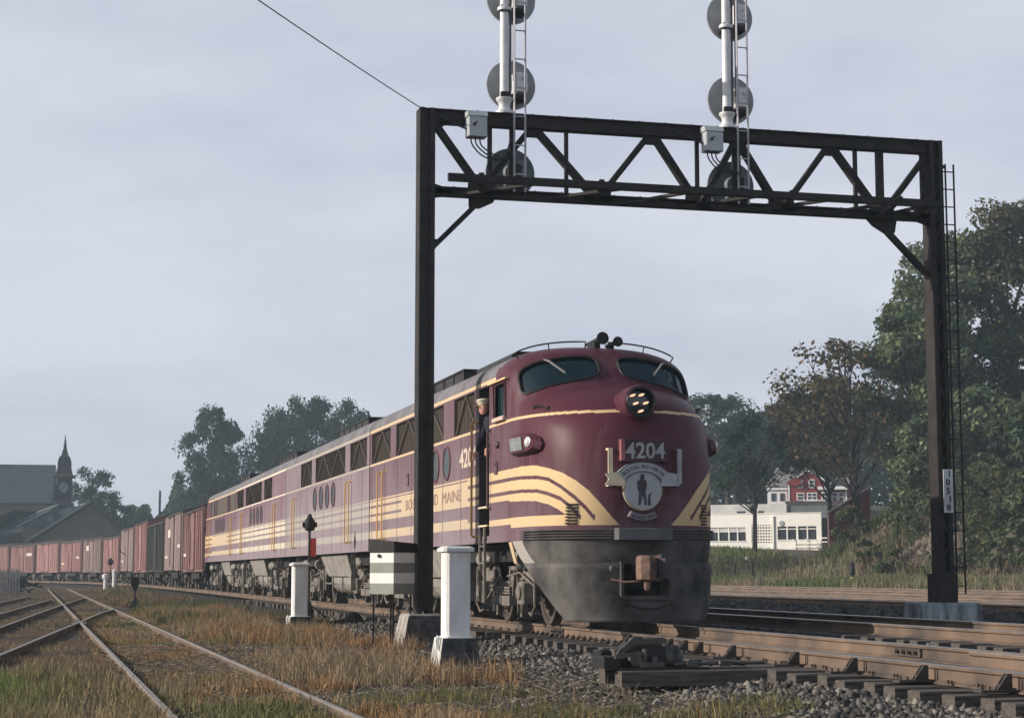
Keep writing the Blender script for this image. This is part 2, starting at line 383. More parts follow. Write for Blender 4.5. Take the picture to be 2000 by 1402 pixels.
def track(name, label, uoffs, zs, v0, v1, tie_v=None, main=True, tieu=None, polished=True, tz=-.178, tie_step=.56, tiescale=1.0, group=None, step=6):
    t = thing(name, label, "railway track", (0, 0, 0), group=group)
    for u, z in zip(uoffs, zs):
        rail_mb(line(u, lambda v, z=z: z, v0, v1, main, step)).build("rail", [rail_side, rail_top if polished else rail_dull], t)
    if tie_v:
        v = tie_v[0]; n = 0
        while v < tie_v[1] and n < 290:
            f = (v - tie_v[0]); z = (zs[0] + zs[1]) / 2 + tz; du = float(u_shift(v)) if main else 0
            tie(t, (uoffs[0] + uoffs[1]) / 2 + du + random.uniform(-.04, .04), v, z, scale=tiescale * random.uniform(.97, 1.03)); v += tie_step * random.uniform(.92, 1.08); n += 1
    return t
main = track("main_track", "nearest main line track under the maroon locomotive, with shiny rails", (8.0, 9.505), (0, .035), 9, 262, None, step=4)
v = 11.2
while v < 70:                                   # sleepers of the main track; two long head timbers carry the switch machine
    if not (18.0 < v < 18.75):
        tie(main, 8.74 + random.uniform(-.05, .05), v, -.172, scale=1.02 * random.uniform(.97, 1.04))
    v += .56 * random.uniform(.93, 1.07)
for vv in (18.05, 18.62):
    o = tie(main, 7.9, vv, -.168, scale=1.58); o.rotation_euler = (0, 0, 0)
PL = mp_.build("tie_plate", platem, main); n_pl = 0
for o in [q for q in main.children if q.name.startswith('sleeper') and q.location.y < 44]:
    for ru in (8.0,):
        c = PL.copy() if n_pl else PL; n_pl += 1
        if c is not PL: COL.objects.link(c)
        c.parent = main; c.location = (ru, o.location.y, -.168)
# rail braces and slide plates of the switch along the near rail
def brace_mb():
    m = MB(); m.box(-.34, .02, -.07, .07, .0, .02)
    m.prism([(-.17, -.035, .02), (-.03, -.035, .02), (-.03, -.035, .15), (-.075, -.035, .15)], (0, .022, 0)); m.prism([(-.17, .015, .02), (-.03, .015, .02), (-.03, .015, .15), (-.075, .015, .15)], (0, .022, 0))
    m.bar((-.13, 0, .02), (-.13, 0, .07), .018, 6); m.bar((-.25, -.04, .02), (-.25, -.04, .05), .014, 6); m.bar((-.28, .04, .02), (-.28, .04, .05), .014, 6)
    return m
bracem = mat("brace_steel", (.06, .048, .04), .7, var=.5, scale=9)
BR = None
for vv in (24.1, 22.95, 22.4, 21.85, 21.3, 20.2, 18.35, 16.9, 15.4, 13.9):
    if BR is None: BR = brace_mb().build("rail_brace", bracem, main, label="rail brace bolted against the near rail"); c = BR; del BR['label']
    else: c = BR.copy(); COL.objects.link(c)
    c.parent = main; c.location = (7.93, vv, -.160)
def joint(parent, u, v, z, L=.62, side=-1):
    m = MB(); x = u + side * .016
    m.prism([(x, v, z - .14), (x + side * .028, v, z - .135), (x + side * .018, v, z - .09), (x + side * .026, v, z - .045), (x, v, z - .04)], (0, L, 0))
    for k in range(4): m.bar((x + side * .02, v + L * (.14 + .24 * k), z - .09), (x + side * .07, v + L * (.14 + .24 * k), z - .09), .02, 6)
    return m.build("joint_bar", bracem, parent)
joint(main, 9.505, 18.6, .035); joint(main, 9.505, 16.2, .035); joint(main, 9.505, 14.1, .035, .5); joint(main, 8.0, 27.8, 0)
guard = rail_mb([(9.505 - .11, v_, .02) for v_ in np.arange(12.5, 17.6, .6)]).build("guard_rail", [rail_side, rail_dull], main)
# anchors: small clips gripping the rail foot beside the sleepers
m = MB()
for vv in np.arange(24.6, 30.0, .30): m.prism([(7.93, vv, -.17), (7.86, vv, -.17), (7.93, vv, -.10)], (0, .05, 0))
m.build("rail_anchor", bracem, main, kind='stuff')

trk2 = track("second_track", "second main line track from the camera, past the locomotive nose", (12.05, 13.6), (.09, .11), 9, 262, (14, 95), step=4, tie_step=.58)
joint(trk2, 12.05, 16.6, .09, .9)
yg = "yard tracks beyond the main line"
track("yard_track", "first yard track beyond the second main track, rail head shining", (21.1, 22.6), (.12, .12), 12, 262, None, step=8)
for i, (c, lab) in enumerate([(26.2, "rusty yard track, nearest of the brown ones"), (30.4, "rusty yard track, second of the brown ones"), (34.8, "rusty yard track, third of the brown ones"), (39.3, "rusty yard track beside the green field")]):
    track("yard_track", lab, (c - .75, c + .75), (.05 + .015 * i, .05 + .015 * i), 20, 262, (38, 110), polished=False, step=8, tie_step=.9, group=yg, tz=-.16)

# yard siding on the left with its crossing track
sid = thing("siding_track", "overgrown siding running from the lower edge between brown grass", "railway track")
def sidz(v): return -.385 - .0 * v
def sidu(v): return -.0062 * (v - 15)
for off in (1.11, 2.64):
    rail_mb([(off + sidu(v_), float(v_), sidz(v_)) for v_ in np.arange(9, 152, 3.0)]).build("rail", [rail_side, rail_dull], sid)
v = 12.0
while v < 100:
    tie(sid, 1.88 + sidu(v), v, -.385 - .155 + random.uniform(-.02, .01), scale=.95); v += .62 * random.uniform(.9, 1.1)
dg = thing("diverging_track", "rusty track curving off the siding to the left edge", "railway track")
def curve_pts(P, n=20):
    P = [Vector(p) for p in P]; out = []
    for i in range(n + 1):
        t = i / n * (len(P) - 1); k = min(int(t), len(P) - 2); f = t - k
        p0 = P[max(k - 1, 0)]; p1 = P[k]; p2 = P[k + 1]; p3 = P[min(k + 2, len(P) - 1)]
        q = .5 * ((2 * p1) + (-p0 + p2) * f + (2 * p0 - 5 * p1 + 4 * p2 - p3) * f * f + (-p0 + 3 * p1 - 3 * p2 + p3) * f ** 3); out.append(tuple(q))
    return out
for P in ([(2.33, 63.5, -.38), (1.75, 58, -.38), (.95, 48, -.38), (.1, 37.5, -.38), (-.75, 27, -.38), (-1.7, 17, -.38)], [(1.95, 93, -.38), (1.15, 80, -.38), (.42, 68, -.38), (-.3, 55, -.38), (-1.0, 42, -.38), (-1.95, 29, -.38), (-3.1, 17, -.38)]):
    rail_mb(curve_pts(P)).build("rail", [rail_side, rail_dull], dg)
for i in range(110):
    v_ = 22 + i * .62; f = np.interp(v_, [17, 27, 37.5, 48, 58, 63.5, 93], [-2.4, -1.5, -.65, .15, .9, 1.2, 2.6])
    if v_ < 80 and f < .5: tie(dg, float(f), v_, -.545, rz=-.07, scale=.95)
ot = thing("outer_yard_track", "farthest left yard track, half buried at the left edge", "railway track")
for P in ([(.35, 88, -.38), (-.45, 73, -.38), (-1.4, 55, -.38), (-2.5, 38, -.38), (-3.6, 24, -.38)], [(-.7, 100, -.38), (-1.9, 76, -.38), (-3.0, 56, -.38), (-4.2, 38, -.38), (-5.4, 24, -.38)]):
    rail_mb(curve_pts(P)).build("rail", [rail_side, rail_dull], ot)
# frog castings where the rails cross
m = MB(); m.beam((.72, 45.6, -.42), (1.05, 49.5, -.42), .18, .06); m.beam((1.05, 45.8, -.415), (.80, 49.5, -.415), .05, .09); m.build("frog", bracem, dg)

# ================================================================== BALLAST STONES AND GRASS
def stones(name, n, sampler, smin, smax, label, cols):
    c0 = np.array([[-1, -1, -1], [1, -1, -1], [1, 1, -1], [-1, 1, -1], [-1, -1, 1], [1, -1, 1], [1, 1, 1], [-1, 1, 1]], float) * .5
    fc = np.array([[3, 2, 1, 0], [4, 5, 6, 7], [0, 1, 5, 4], [1, 2, 6, 5], [2, 3, 7, 6], [3, 0, 4, 7]])
    u, v = sampler(n); n = len(u); z = gz(u, v)
    s = RNG.uniform(smin, smax, n)[:, None, None] * RNG.uniform(.6, 1.15, (n, 1, 3))
    P = (c0[None] + RNG.uniform(-.34, .34, (n, 8, 3))) * s
    q = RNG.normal(size=(n, 4)); q /= np.linalg.norm(q, axis=1)[:, None]; a, b, c, d = q.T
    R = np.stack([1 - 2 * (c * c + d * d), 2 * (b * c - a * d), 2 * (b * d + a * c), 2 * (b * c + a * d), 1 - 2 * (b * b + d * d), 2 * (c * d - a * b), 2 * (b * d - a * c), 2 * (c * d + a * b), 1 - 2 * (b * b + c * c)], -1).reshape(n, 3, 3)
    P = np.einsum('nij,nkj->nki', R, P) + np.stack([u, v, z + RNG.uniform(-.02, .03, n)], -1)[:, None]
    F = (fc[None] + (np.arange(n) * 8)[:, None, None]).reshape(-1, 4)
    base = np.array(cols)[RNG.integers(0, len(cols), n)] * RNG.uniform(.6, 1.35, (n, 1))
    o = raw_mesh(name, P.reshape(-1, 3), F, stonem, cols=np.repeat(base, 8, 0)); o['kind'] = 'stuff'; tag(o, label, "ballast"); return o
stonem = attr_mat("stone", .92, spec=.25)
def samp_ballast(n):
    v = 11 + (RNG.random(n) ** 1.7) * 42; u = RNG.uniform(5.3, 12.9, n)
    d = smooth(u, 5.2, 6.1) * np.where(u > 10.2, .45, 1.0); d = np.maximum(d, (v < 21) * smooth(u, 3.0, 5.0) * .35)
    k = RNG.random(n) < d; return u[k], v[k]
stones("ballast_stones", 76000, samp_ballast, .028, .07, "crushed grey stone ballast heaped along and between the main rails", [(.135, .122, .11), (.09, .082, .075), (.20, .18, .155), (.05, .047, .045)])
def samp_c(n):
    v = 14 + RNG.random(n) * 22; u = RNG.uniform(2.8, 5.6, n); k = RNG.random(n) < np.where(v < 21, .9, .35); return u[k], v[k]
stones("cinder_gravel", 20000, samp_c, .015, .042, "dark cinder gravel with scattered pale chips in the foreground", [(.09, .08, .075), (.05, .045, .045), (.26, .24, .22)])

def samp_far(n):
    v = 14 + RNG.random(n) ** 1.3 * 75; u = RNG.uniform(12.9, 20.6, n); return u, v
stones("ballast_stones", 16000, samp_far, .05, .12, "dark ballast between the second main track and the yard", [(.075, .068, .062), (.05, .046, .043), (.11, .10, .09)])
grassm = attr_mat("grass_blade", .9, translucent=.3)
def blades(name, u, v, h, lean, w, cols, label, jz=0.0):
    n = len(u); z = gz(u, v) + jz; a = RNG.uniform(0, 2 * pi, n); la = RNG.uniform(0, 2 * pi, n); ln = np.abs(RNG.normal(0, lean, n)) * h
    dx = np.cos(a) * w; dy = np.sin(a) * w; lx = np.cos(la) * ln; ly = np.sin(la) * ln
    P = np.empty((n, 5, 3)); P[:, 0] = np.stack([u - dx, v - dy, z - .02], -1); P[:, 1] = np.stack([u + dx, v + dy, z - .02], -1)
    P[:, 2] = np.stack([u + dx * .7 + lx * .35, v + dy * .7 + ly * .35, z + h * .55], -1); P[:, 3] = np.stack([u - dx * .7 + lx * .35, v - dy * .7 + ly * .35, z + h * .55], -1)
    P[:, 4] = np.stack([u + lx, v + ly, z + h * np.clip(1 - (ln / h) ** 2 * .4, .3, 1)], -1)
    o5 = np.arange(n)[:, None] * 5; F = np.concatenate([o5 + np.array([[0, 1, 2, 3]]), o5 + np.array([[3, 2, 4, 4]])])
    F3 = np.concatenate([o5 + np.array([[0, 1, 2]]), o5 + np.array([[0, 2, 3]]), o5 + np.array([[3, 2, 4]])])
    o = raw_mesh(name, P.reshape(-1, 3), F3, grassm, cols=np.repeat(cols, 5, 0)); tag(o, label, "grass", kind='stuff'); return o
def mixc(A, B, t): return np.asarray(A) * (1 - t[:, None]) + np.asarray(B) * t[:, None]
def tufts(n, region, spread=.13, per=16):
    """tuft centres inside region() -> many blades each"""
    u, v = region(n); u = np.repeat(u, per); v = np.repeat(v, per); return u + RNG.normal(0, spread, len(u)), v + RNG.normal(0, spread, len(v))
def reg_brown(n):
    v = 13 + RNG.random(n) ** 1.5 * 50; u = RNG.uniform(.9, 6.3, n)
    d = fbm(u, v, 1.7, 31); edge = 5.75 + (fbm(u * 0, v, 2.0, 33) - .5) * 1.4
    thin = np.where((v < 20.5) & (u > 3.1 + .5 * fbm(v, u, 1.0, 77)), .05, 1.0) * np.where((v < 27) & (u > 4.4), .45, 1) * (.35 + .65 * smooth(fbm(u, v, .7, 78), .42, .56))
    dens = smooth(d, .36, .55) * thin * (u < edge)
    k = RNG.random(n) < dens; return u[k], v[k]
u, v = tufts(11500, reg_brown, .10)
keep = ~((np.abs(u - (1.11 + sidu(v))) < .10) | (np.abs(u - (2.64 + sidu(v))) < .10)); u, v = u[keep], v[keep]
t = fbm(u, v, 1.3, 41); orange = smooth(t, .45, .62); g2 = smooth(fbm(u, v, 1.9, 43), .60, .70) * .75
c = mixc((.30, .235, .15), (.33, .20, .10), orange); c = mixc(c, (.15, .17, .065), g2) * RNG.uniform(.35, 1.6, (len(u), 1))
hmul = 1 - (1 - np.where(v < 22, .55, .28)) * (1 - smooth(u, 2.7, 3.3))
blades("dry_grass", u, v, hmul * RNG.uniform(.08, .36, len(u)) * (.35 + 1.3 * fbm(u, v, .9, 45)), .75, .007, c, "dry orange brown weeds covering the strip between the siding and the main line")
def reg_mid(n):
    v = 42 + RNG.random(n) ** 1.2 * 110; u = RNG.uniform(-2, 7.0, n); d = smooth(fbm(u, v, 2.6, 35), .42, .58); k = RNG.random(n) < d * (u < 6.4); return u[k], v[k]
u, v = tufts(5200, reg_mid, .22, 9); c = mixc((.22, .16, .10), (.10, .12, .055), smooth(fbm(u, v, 4, 36), .45, .58)) * RNG.uniform(.4, 1.4, (len(u), 1))
kk = ~((u < 2.9) & (RNG.random(len(u)) < .5)); u, v, c = u[kk], v[kk], c[kk]
blades("mid_weeds", u, v, np.where(u < 2.9, .28, 1.0) * RNG.uniform(.12, .38, len(u)), .7, .016, c, "brown and green weeds in mid distance before the freight cars")
def reg_green(n):
    v = 14 + RNG.random(n) ** 1.4 * 40; u = RNG.uniform(-6, 1.0, n); d = fbm(u, v, 1.6, 51)
    foc = np.exp(-(((u + .5) / 1.3) ** 2 + ((v - 20.5) / 4.5) ** 2)); k = RNG.random(n) < np.clip(smooth(d, .42, .6) * .55 + foc * .8, 0, 1); return u[k], v[k]
u, v = tufts(3800, reg_green); foc = np.exp(-(((u + .7) / 1.0) ** 2 + ((v - 20.5) / 3.4) ** 2))
c = mixc((.26, .20, .12), (.10, .18, .04), np.clip(foc * 1.5 * RNG.random(len(u)), 0, 1)) * RNG.uniform(.6, 1.4, (len(u), 1))
blades("green_grass", u, v, np.where(v > 25, .4, 1.0) * RNG.uniform(.08, .26, len(u)), .6, .008, c, "green and faded weeds left of the siding in the lower left corner")
def reg_fore(n):
    v = 14.5 + RNG.random(n) * 4.5; u = RNG.uniform(2.9, 7.4, n); k = RNG.random(n) < smooth(fbm(u, v, 1.0, 61), .50, .66) * (u < 6.6); return u[k], v[k]
u, v = tufts(420, reg_fore, .07, 22); c = mixc((.21, .17, .09), (.15, .16, .06), RNG.random(len(u))) * RNG.uniform(.6, 1.4, (len(u), 1))
blades("sparse_weeds", u, v, RNG.uniform(.06, .22, len(u)), .5, .006, c, "thin yellow green weeds growing through cinders at the bottom edge")
# dead flattened stalks lying on the cinders
n = 9000; v = 14 + RNG.random(n) ** 1.3 * 20; u = RNG.uniform(1.0, 6.3, n); a = RNG.uniform(0, 2 * pi, n); L = RNG.uniform(.08, .35, n); z = gz(u, v) + .02
P = np.empty((n, 4, 3)); w = .006
P[:, 0] = np.stack([u, v, z], -1); P[:, 1] = np.stack([u - np.sin(a) * w, v + np.cos(a) * w, z + .012], -1); P[:, 2] = np.stack([u + np.cos(a) * L, v + np.sin(a) * L, z + RNG.uniform(0, .07, n)], -1); P[:, 3] = P[:, 2] + [0, 0, -.008]
o4 = np.arange(n)[:, None] * 4; F3 = np.concatenate([o4 + np.array([[0, 1, 2]]), o4 + np.array([[0, 2, 3]])])
o = raw_mesh("dead_stalks", P.reshape(-1, 3), F3, grassm, cols=np.repeat(np.array([.20, .17, .135])[None] * RNG.uniform(.4, 1.5, (n, 1)), 4, 0)); tag(o, "grey dead stalks lying on the cinder ground", "dead grass", kind='stuff')
# field beyond the yard and the bank
def reg_field(n):
    v = 50 + RNG.random(n) * 90; u = RNG.uniform(42, 53, n); k = RNG.random(n) < .4 + .6 * smooth(fbm(u, v, 6, 71), .4, .6); return u[k], v[k]
u, v = tufts(5200, reg_field, .45, 9); u = np.maximum(u, 41.5); c = mixc((.24, .20, .13), (.13, .16, .06), smooth(fbm(u, v, 5, 73), .38, .62)) * RNG.uniform(.6, 1.35, (len(u), 1))
blades("field_grass", u, v, RNG.uniform(.2, .65, len(u)), .45, .035, c, "tall pale green grass strip between the yard tracks and the rocky bank")
def reg_bank(n):
    v = 60 + RNG.random(n) * 62; u = RNG.uniform(50, 64, n); k = RNG.random(n) < smooth(fbm(u, v, 3.5, 81), .51, .64) ; return u[k], v[k]
u, v = tufts(3600, reg_bank, .5, 12); c = mixc((.19, .15, .10), (.075, .11, .04), smooth(fbm(u, v, 4, 83), .4, .6)) * RNG.uniform(.5, 1.4, (len(u), 1))
blades("bank_weeds", u, v, RNG.uniform(.3, 1.3, len(u)), .6, .055, c, "weeds and brush growing over the rocky bank on the right")
n = 900
def samp_r(n):
    v = 70 + RNG.random(n) * 33; u = 51.6 + RNG.random(n) * 8 - .18 * (v - 98); k = RNG.random(n) < smooth(fbm(u, v, 4, 91), .38, .52); return u[k], v[k]
stones("bank_rocks", 6500, samp_r, .2, .85, "brown ledge rocks showing through the bank on the right", [(.12, .095, .082), (.08, .066, .058), (.155, .125, .105)])
# ================================================================== LOCOMOTIVES  (local frame: x across, -x faces the camera side; y backwards from the nose; z up)
HW = 1.53
NROWS = np.array([
(2.3,1.33,.16,1.33,1.53,2.6),(2.3,1.80,.08,1.80,1.53,2.55),(2.3,2.30,.03,2.30,1.53,2.45),(2.3,2.65,.05,2.66,1.53,2.4),(2.3,2.85,.11,2.92,1.53,2.35),
(2.3,3.00,.22,3.15,1.53,2.3),(2.32,3.10,.44,3.37,1.53,2.25),(2.34,3.17,.78,3.56,1.53,2.22),(2.36,3.23,1.2,3.70,1.53,2.25),(2.38,3.30,1.62,3.80,1.53,2.3),
(2.50,3.60,1.85,4.05,1.53,2.35),(2.62,3.86,2.08,4.29,1.53,2.35),(2.75,3.96,2.32,4.44,1.53,2.4),(2.95,4.00,2.72,4.53,1.53,2.5),(3.3,4.0,3.3,4.56,1.53,2.5)])
def nrow(b):
    i = int(min(max(math.floor(b), 0), len(NROWS) - 2)); t = b - i
    p0 = NROWS[max(i - 1, 0)]; p1 = NROWS[i]; p2 = NROWS[i + 1]; p3 = NROWS[min(i + 2, len(NROWS) - 1)]
    return .5 * ((2 * p1) + (-p0 + p2) * t + (2 * p0 - 5 * p1 + 4 * p2 - p3) * t * t + (-p0 + 3 * p1 - 3 * p2 + p3) * t ** 3)
NLOW = 290
NB = np.concatenate([np.linspace(0, 5, NLOW), np.linspace(5, 14, 120)[1:]]); NA = np.linspace(-1, 1, 681)
G = np.empty((len(NB), len(NA), 3))
for i, b in enumerate(NB):
    S, zs, Cc, zc, W, n = nrow(b); t = (1 - np.abs(NA)) * pi / 2
    c = np.clip(np.cos(t), 0, 1) ** (2 / n); s = np.clip(np.sin(t), 0, 1) ** (2 / n)
    G[i] = np.stack([np.sign(NA) * W * c, S - (S - Cc) * s, zs + (zc - zs) * s], -1)
LN = np.zeros(G.shape[:2])
for i in range(len(NB)):
    d = np.r_[0, np.cumsum(np.linalg.norm(np.diff(G[i], axis=0), axis=1))]; LN[i] = d - d[len(NA) // 2]
dA = np.gradient(G, axis=1); dB = np.gradient(G, axis=0); NN = np.cross(dA, dB); NN /= np.linalg.norm(NN, axis=-1, keepdims=True) + 1e-9
if NN[60, len(NA) // 2][1] > 0: NN = -NN
def npt(a=None, b=None, L=None, z=None, off=0.0):
    """surface point, by (a,b) or by (arc length, height)"""
    if L is not None:
        e = (LN - L) ** 2 + (G[..., 2] - z) ** 2; i, j = np.unravel_index(e[:NLOW + 30].argmin(), e[:NLOW + 30].shape)
        i = min(max(i, 1), len(NB) - 2); j = min(max(j, 1), len(NA) - 2)
        gi = (e[i + 1, j] - e[i - 1, j]); gj = (e[i, j + 1] - e[i, j - 1])
        ci = e[i + 1, j] + e[i - 1, j] - 2 * e[i, j]; cj = e[i, j + 1] + e[i, j - 1] - 2 * e[i, j]
        fi = np.clip(-gi / (2 * ci + 1e-12), -.5, .5); fj = np.clip(-gj / (2 * cj + 1e-12), -.5, .5)
        p = G[i, j] + fi * (G[i + 1, j] - G[i - 1, j]) / 2 + fj * (G[i, j + 1] - G[i, j - 1]) / 2; nn = NN[i, j]
    else:
        fb = np.interp(b, NB, np.arange(len(NB))); fa = np.interp(a, NA, np.arange(len(NA)))
        i = min(int(fb), len(NB) - 2); j = min(int(fa), len(NA) - 2); x, y = fb - i, fa - j
        p = G[i, j] * (1 - x) * (1 - y) + G[i + 1, j] * x * (1 - y) + G[i, j + 1] * (1 - x) * y + G[i + 1, j + 1] * x * y; nn = NN[min(i, len(NB) - 2), j]
    return Vector(p + nn * off)
OUT = np.array([(-3.11,2.48),(-2.51,2.49),(-2.0,2.48),(-1.66,2.42),(-1.36,2.34),(-1.10,2.21),(-.89,2.06),(-.69,1.85),(-.53,1.67),(-.39,1.53)])
G1 = np.array([(-3.3,2.35),(-2.51,2.34),(-1.95,2.32),(-1.66,2.28),(-1.38,2.16),(-1.12,2.0),(-.94,1.85),(-.80,1.70)])
G2 = np.array([(-3.3,2.14),(-2.49,2.13),(-1.94,2.11),(-1.66,2.06),(-1.38,1.98),(-1.17,1.85),(-1.01,1.70)])
G3 = np.array([(-3.3,1.99),(-3.11,1.96),(-2.5,1.95),(-1.98,1.93),(-1.63,1.87),(-1.44,1.80),(-1.29,1.72)])
def band(L, z, Gt, wid, end):
    top = np.interp(L, Gt[:, 0], Gt[:, 1]); sl = np.gradient(Gt[:, 1], Gt[:, 0]); sl = np.interp(L, Gt[:, 0], sl)
    return (z < top) & (z > top - wid * np.sqrt(1 + sl ** 2)) & (L < end)
def nose_colour(L, z):
    """0 maroon 1 cream"""
    L = -np.abs(L); c = np.zeros(L.shape, int)
    out = np.interp(L, OUT[:, 0], OUT[:, 1]); c[(z < out) & (z > 1.545) & (L < -.38)] = 1
    c[band(L, z, G1, .055, -.78)] = 0; c[band(L, z, G2, .055, -1.0)] = 0
    g3 = np.interp(L, G3[:, 0], G3[:, 1]); c[(z < g3) & (z > 1.70) & (L < -1.28)] = 0
    c[(z > 3.245) & (z < 3.29)] = 1
    return c
# windshields: rounded openings in (a,b)
def in_ws(a, b, sgn):
    a = a * sgn; ca, ha = .385, .335; bc = 10.22 - .30 * (a - ca) * 1.2; hb = .86
    return (np.abs((a - ca) / ha) ** 4 + np.abs((b - bc) / hb) ** 4) < 1
def ws_loop(sgn, n=72, sc=1.0):
    out = []
    for k in range(n):
        t = 2 * pi * k / n; x = math.copysign(abs(cos(t)) ** .5, cos(t)) * .335 * sc; y = math.copysign(abs(sin(t)) ** .5, sin(t)) * .86 * sc
        a = .385 + x; out.append((a * sgn, 10.22 - .36 * x + y))
    return out

def side_cells(mb, x, ys, zs, colour, hole):
    """one planar flank cut along ys and zs; colour(y,z) -> material, hole(y,z) -> leave open"""
    ys = sorted(set(round(q, 4) for q in ys)); zs = sorted(set(round(q, 4) for q in zs)); n = len(zs); o = len(mb.v)
    V = [(x, y, z) for y in ys for z in zs]; F = []; M = []
    for i in range(len(ys) - 1):
        for j in range(n - 1):
            cy, cz = (ys[i] + ys[i + 1]) / 2, (zs[j] + zs[j + 1]) / 2
            if hole(cy, cz): continue
            f = (i * n + j, i * n + j + 1, (i + 1) * n + j + 1, (i + 1) * n + j)
            F.append(f if x < 0 else f[::-1]); M.append(colour(cy, cz))
    mb.add(V, F); mb.m[-len(F):] = M
def roof_arc(n=26):
    t = np.linspace(0, 1, n); t = np.r_[t, 2 - t[-2::-1]] ; out = []
    for q in t:
        a = q if q <= 1 else 2 - q; c = cos(a * pi / 2) ** .8 if a < 1 else 0; s = sin(a * pi / 2) ** .8
        out.append(((-1 if q < 1 else 1) * HW * c, 4.0 + .56 * s))
    return out
def lead_colour(lead, L0=0.0):
    def f(y, z):
        if 4.0 < z < 4.06: return 1
        if 3.245 < z < 3.29: return 1
        if lead and y < 5.35:
            L = -3.11 - (y - 2.3); return int(nose_colour(np.array([max(L, -3.3)]), np.array([z]))[0]) if z > 1.6 else 0
        if 1.60 < z < 1.77: return 1
        if 1.99 < z < 2.43: 
            if (lead and 5.35 <= y < 11.5): return 1
            return 0 if (2.29 < z < 2.345 or 2.10 < z < 2.155) else 1
        if 2.455 < z < 2.485: return 1
        return 0
    return f
ZC = [1.33, 1.545, 1.60, 1.70, 1.77, 1.96, 1.99, 2.08, 2.10, 2.14, 2.155, 2.29, 2.345, 2.35, 2.43, 2.455, 2.485, 3.245, 3.29, 3.36, 3.30, 3.89, 3.97, 4.0]

def grille(parent, y0, y1, z0=3.30, z1=3.97, x=-HW, splits=1):
    sg = -1 if x < 0 else 1
    m = MB(); m.box(min(x, x - sg * .09), max(x, x - sg * .09) - 0, y0, y1, z0 - .0, z1) if False else None
    # recess walls
    xi = x - sg * .07
    m.add([(x, y0, z0), (x, y1, z0), (x, y1, z1), (x, y0, z1), (xi, y0, z0), (xi, y1, z0), (xi, y1, z1), (xi, y0, z1)], [(0, 4, 5, 1), (1, 5, 6, 2), (2, 6, 7, 3), (3, 7, 4, 0), (4, 7, 6, 5)])
    g = m.build("side_grille", grillem, parent)
    m = MB(); w = (y1 - y0); k = max(1, round(w / 2.4))
    for i in range(k):
        a = y0 + w * i / k; b = y0 + w * (i + 1) / k; xx = x - sg * .045
        m.beam((xx, a, z0), (xx, (a + b) / 2, z1), .03, .05, up=(1, 0, 0)); m.beam((xx, b, z0), (xx, (a + b) / 2, z1), .03, .05, up=(1, 0, 0))
        if i: m.beam((xx, a, z0), (xx, a, z1), .03, .06, up=(1, 0, 0))
    m.build("truss_bar", trussm, g)
    m = MB(); yy = y0 + .05
    while yy < y1: m.beam((x - sg * .028, yy, z0), (x - sg * .028, yy, z1), .012, .012, up=(1, 0, 0)); yy += .11
    m.build("screen_wire", grillem, g, kind='stuff')
    return g
trussm = mat("truss_bar", (.105, .082, .072), .85, var=.25)
ribm = mat("porthole_ring", (.13, .03, .045), .45, var=.2)
portg = mat("porthole_glass", (.05, .065, .07), .35, var=.4, scale=5, spec=.3)
def porthole(parent, y, z=2.85, r=.285, x=-HW):
    sg = -1 if x < 0 else 1
    m = MB(); m.lathe((x - sg * .01, y, z), (sg, 0, 0), [(0, r + .035), (.028, r + .035), (.034, r + .02), (.03, r), (.0, r)], 28, caps=False)
    p = m.build("porthole", ribm, parent, smooth=True)
    MB().lathe((x + sg * .002, y, z), (sg, 0, 0), [(0, r + .005), (.006, r + .002)], 28).build("glass", portg, p)
    return p
def grab(parent, y, z0=1.57, z1=3.04, x=-HW, m_=None, r=.016, off=.085, name="handrail"):
    sg = -1 if x < 0 else 1; m = MB()
    m.tube([(x, y, z0), (x + sg * off * .8, y, z0), (x + sg * off, y, z0 + .03), (x + sg * off, y, z1 - .03), (x + sg * off * .8, y, z1), (x, y, z1)], r, 8)
    for z in (z0, z1): m.lathe((x, y, z), (sg, 0, 0), [(0, .035), (.014, .03)], 8)
    return m.build(name, m_ or yell, parent)
def stirrup(parent, y, x=-HW):
    m = MB(); xi = x + .10 if x < 0 else x - .10
    for dy in (-.17, .17): m.beam((xi, y + dy, 1.38), (xi - .0, y + dy, .42), .02, .05, up=(1, 0, 0))
    for z in (.45, .74, 1.02): m.box(min(x, xi), max(x, xi) + .05, y - .17, y + .17, z - .012, z + .012)
    return m.build("side_step", truckm, parent)

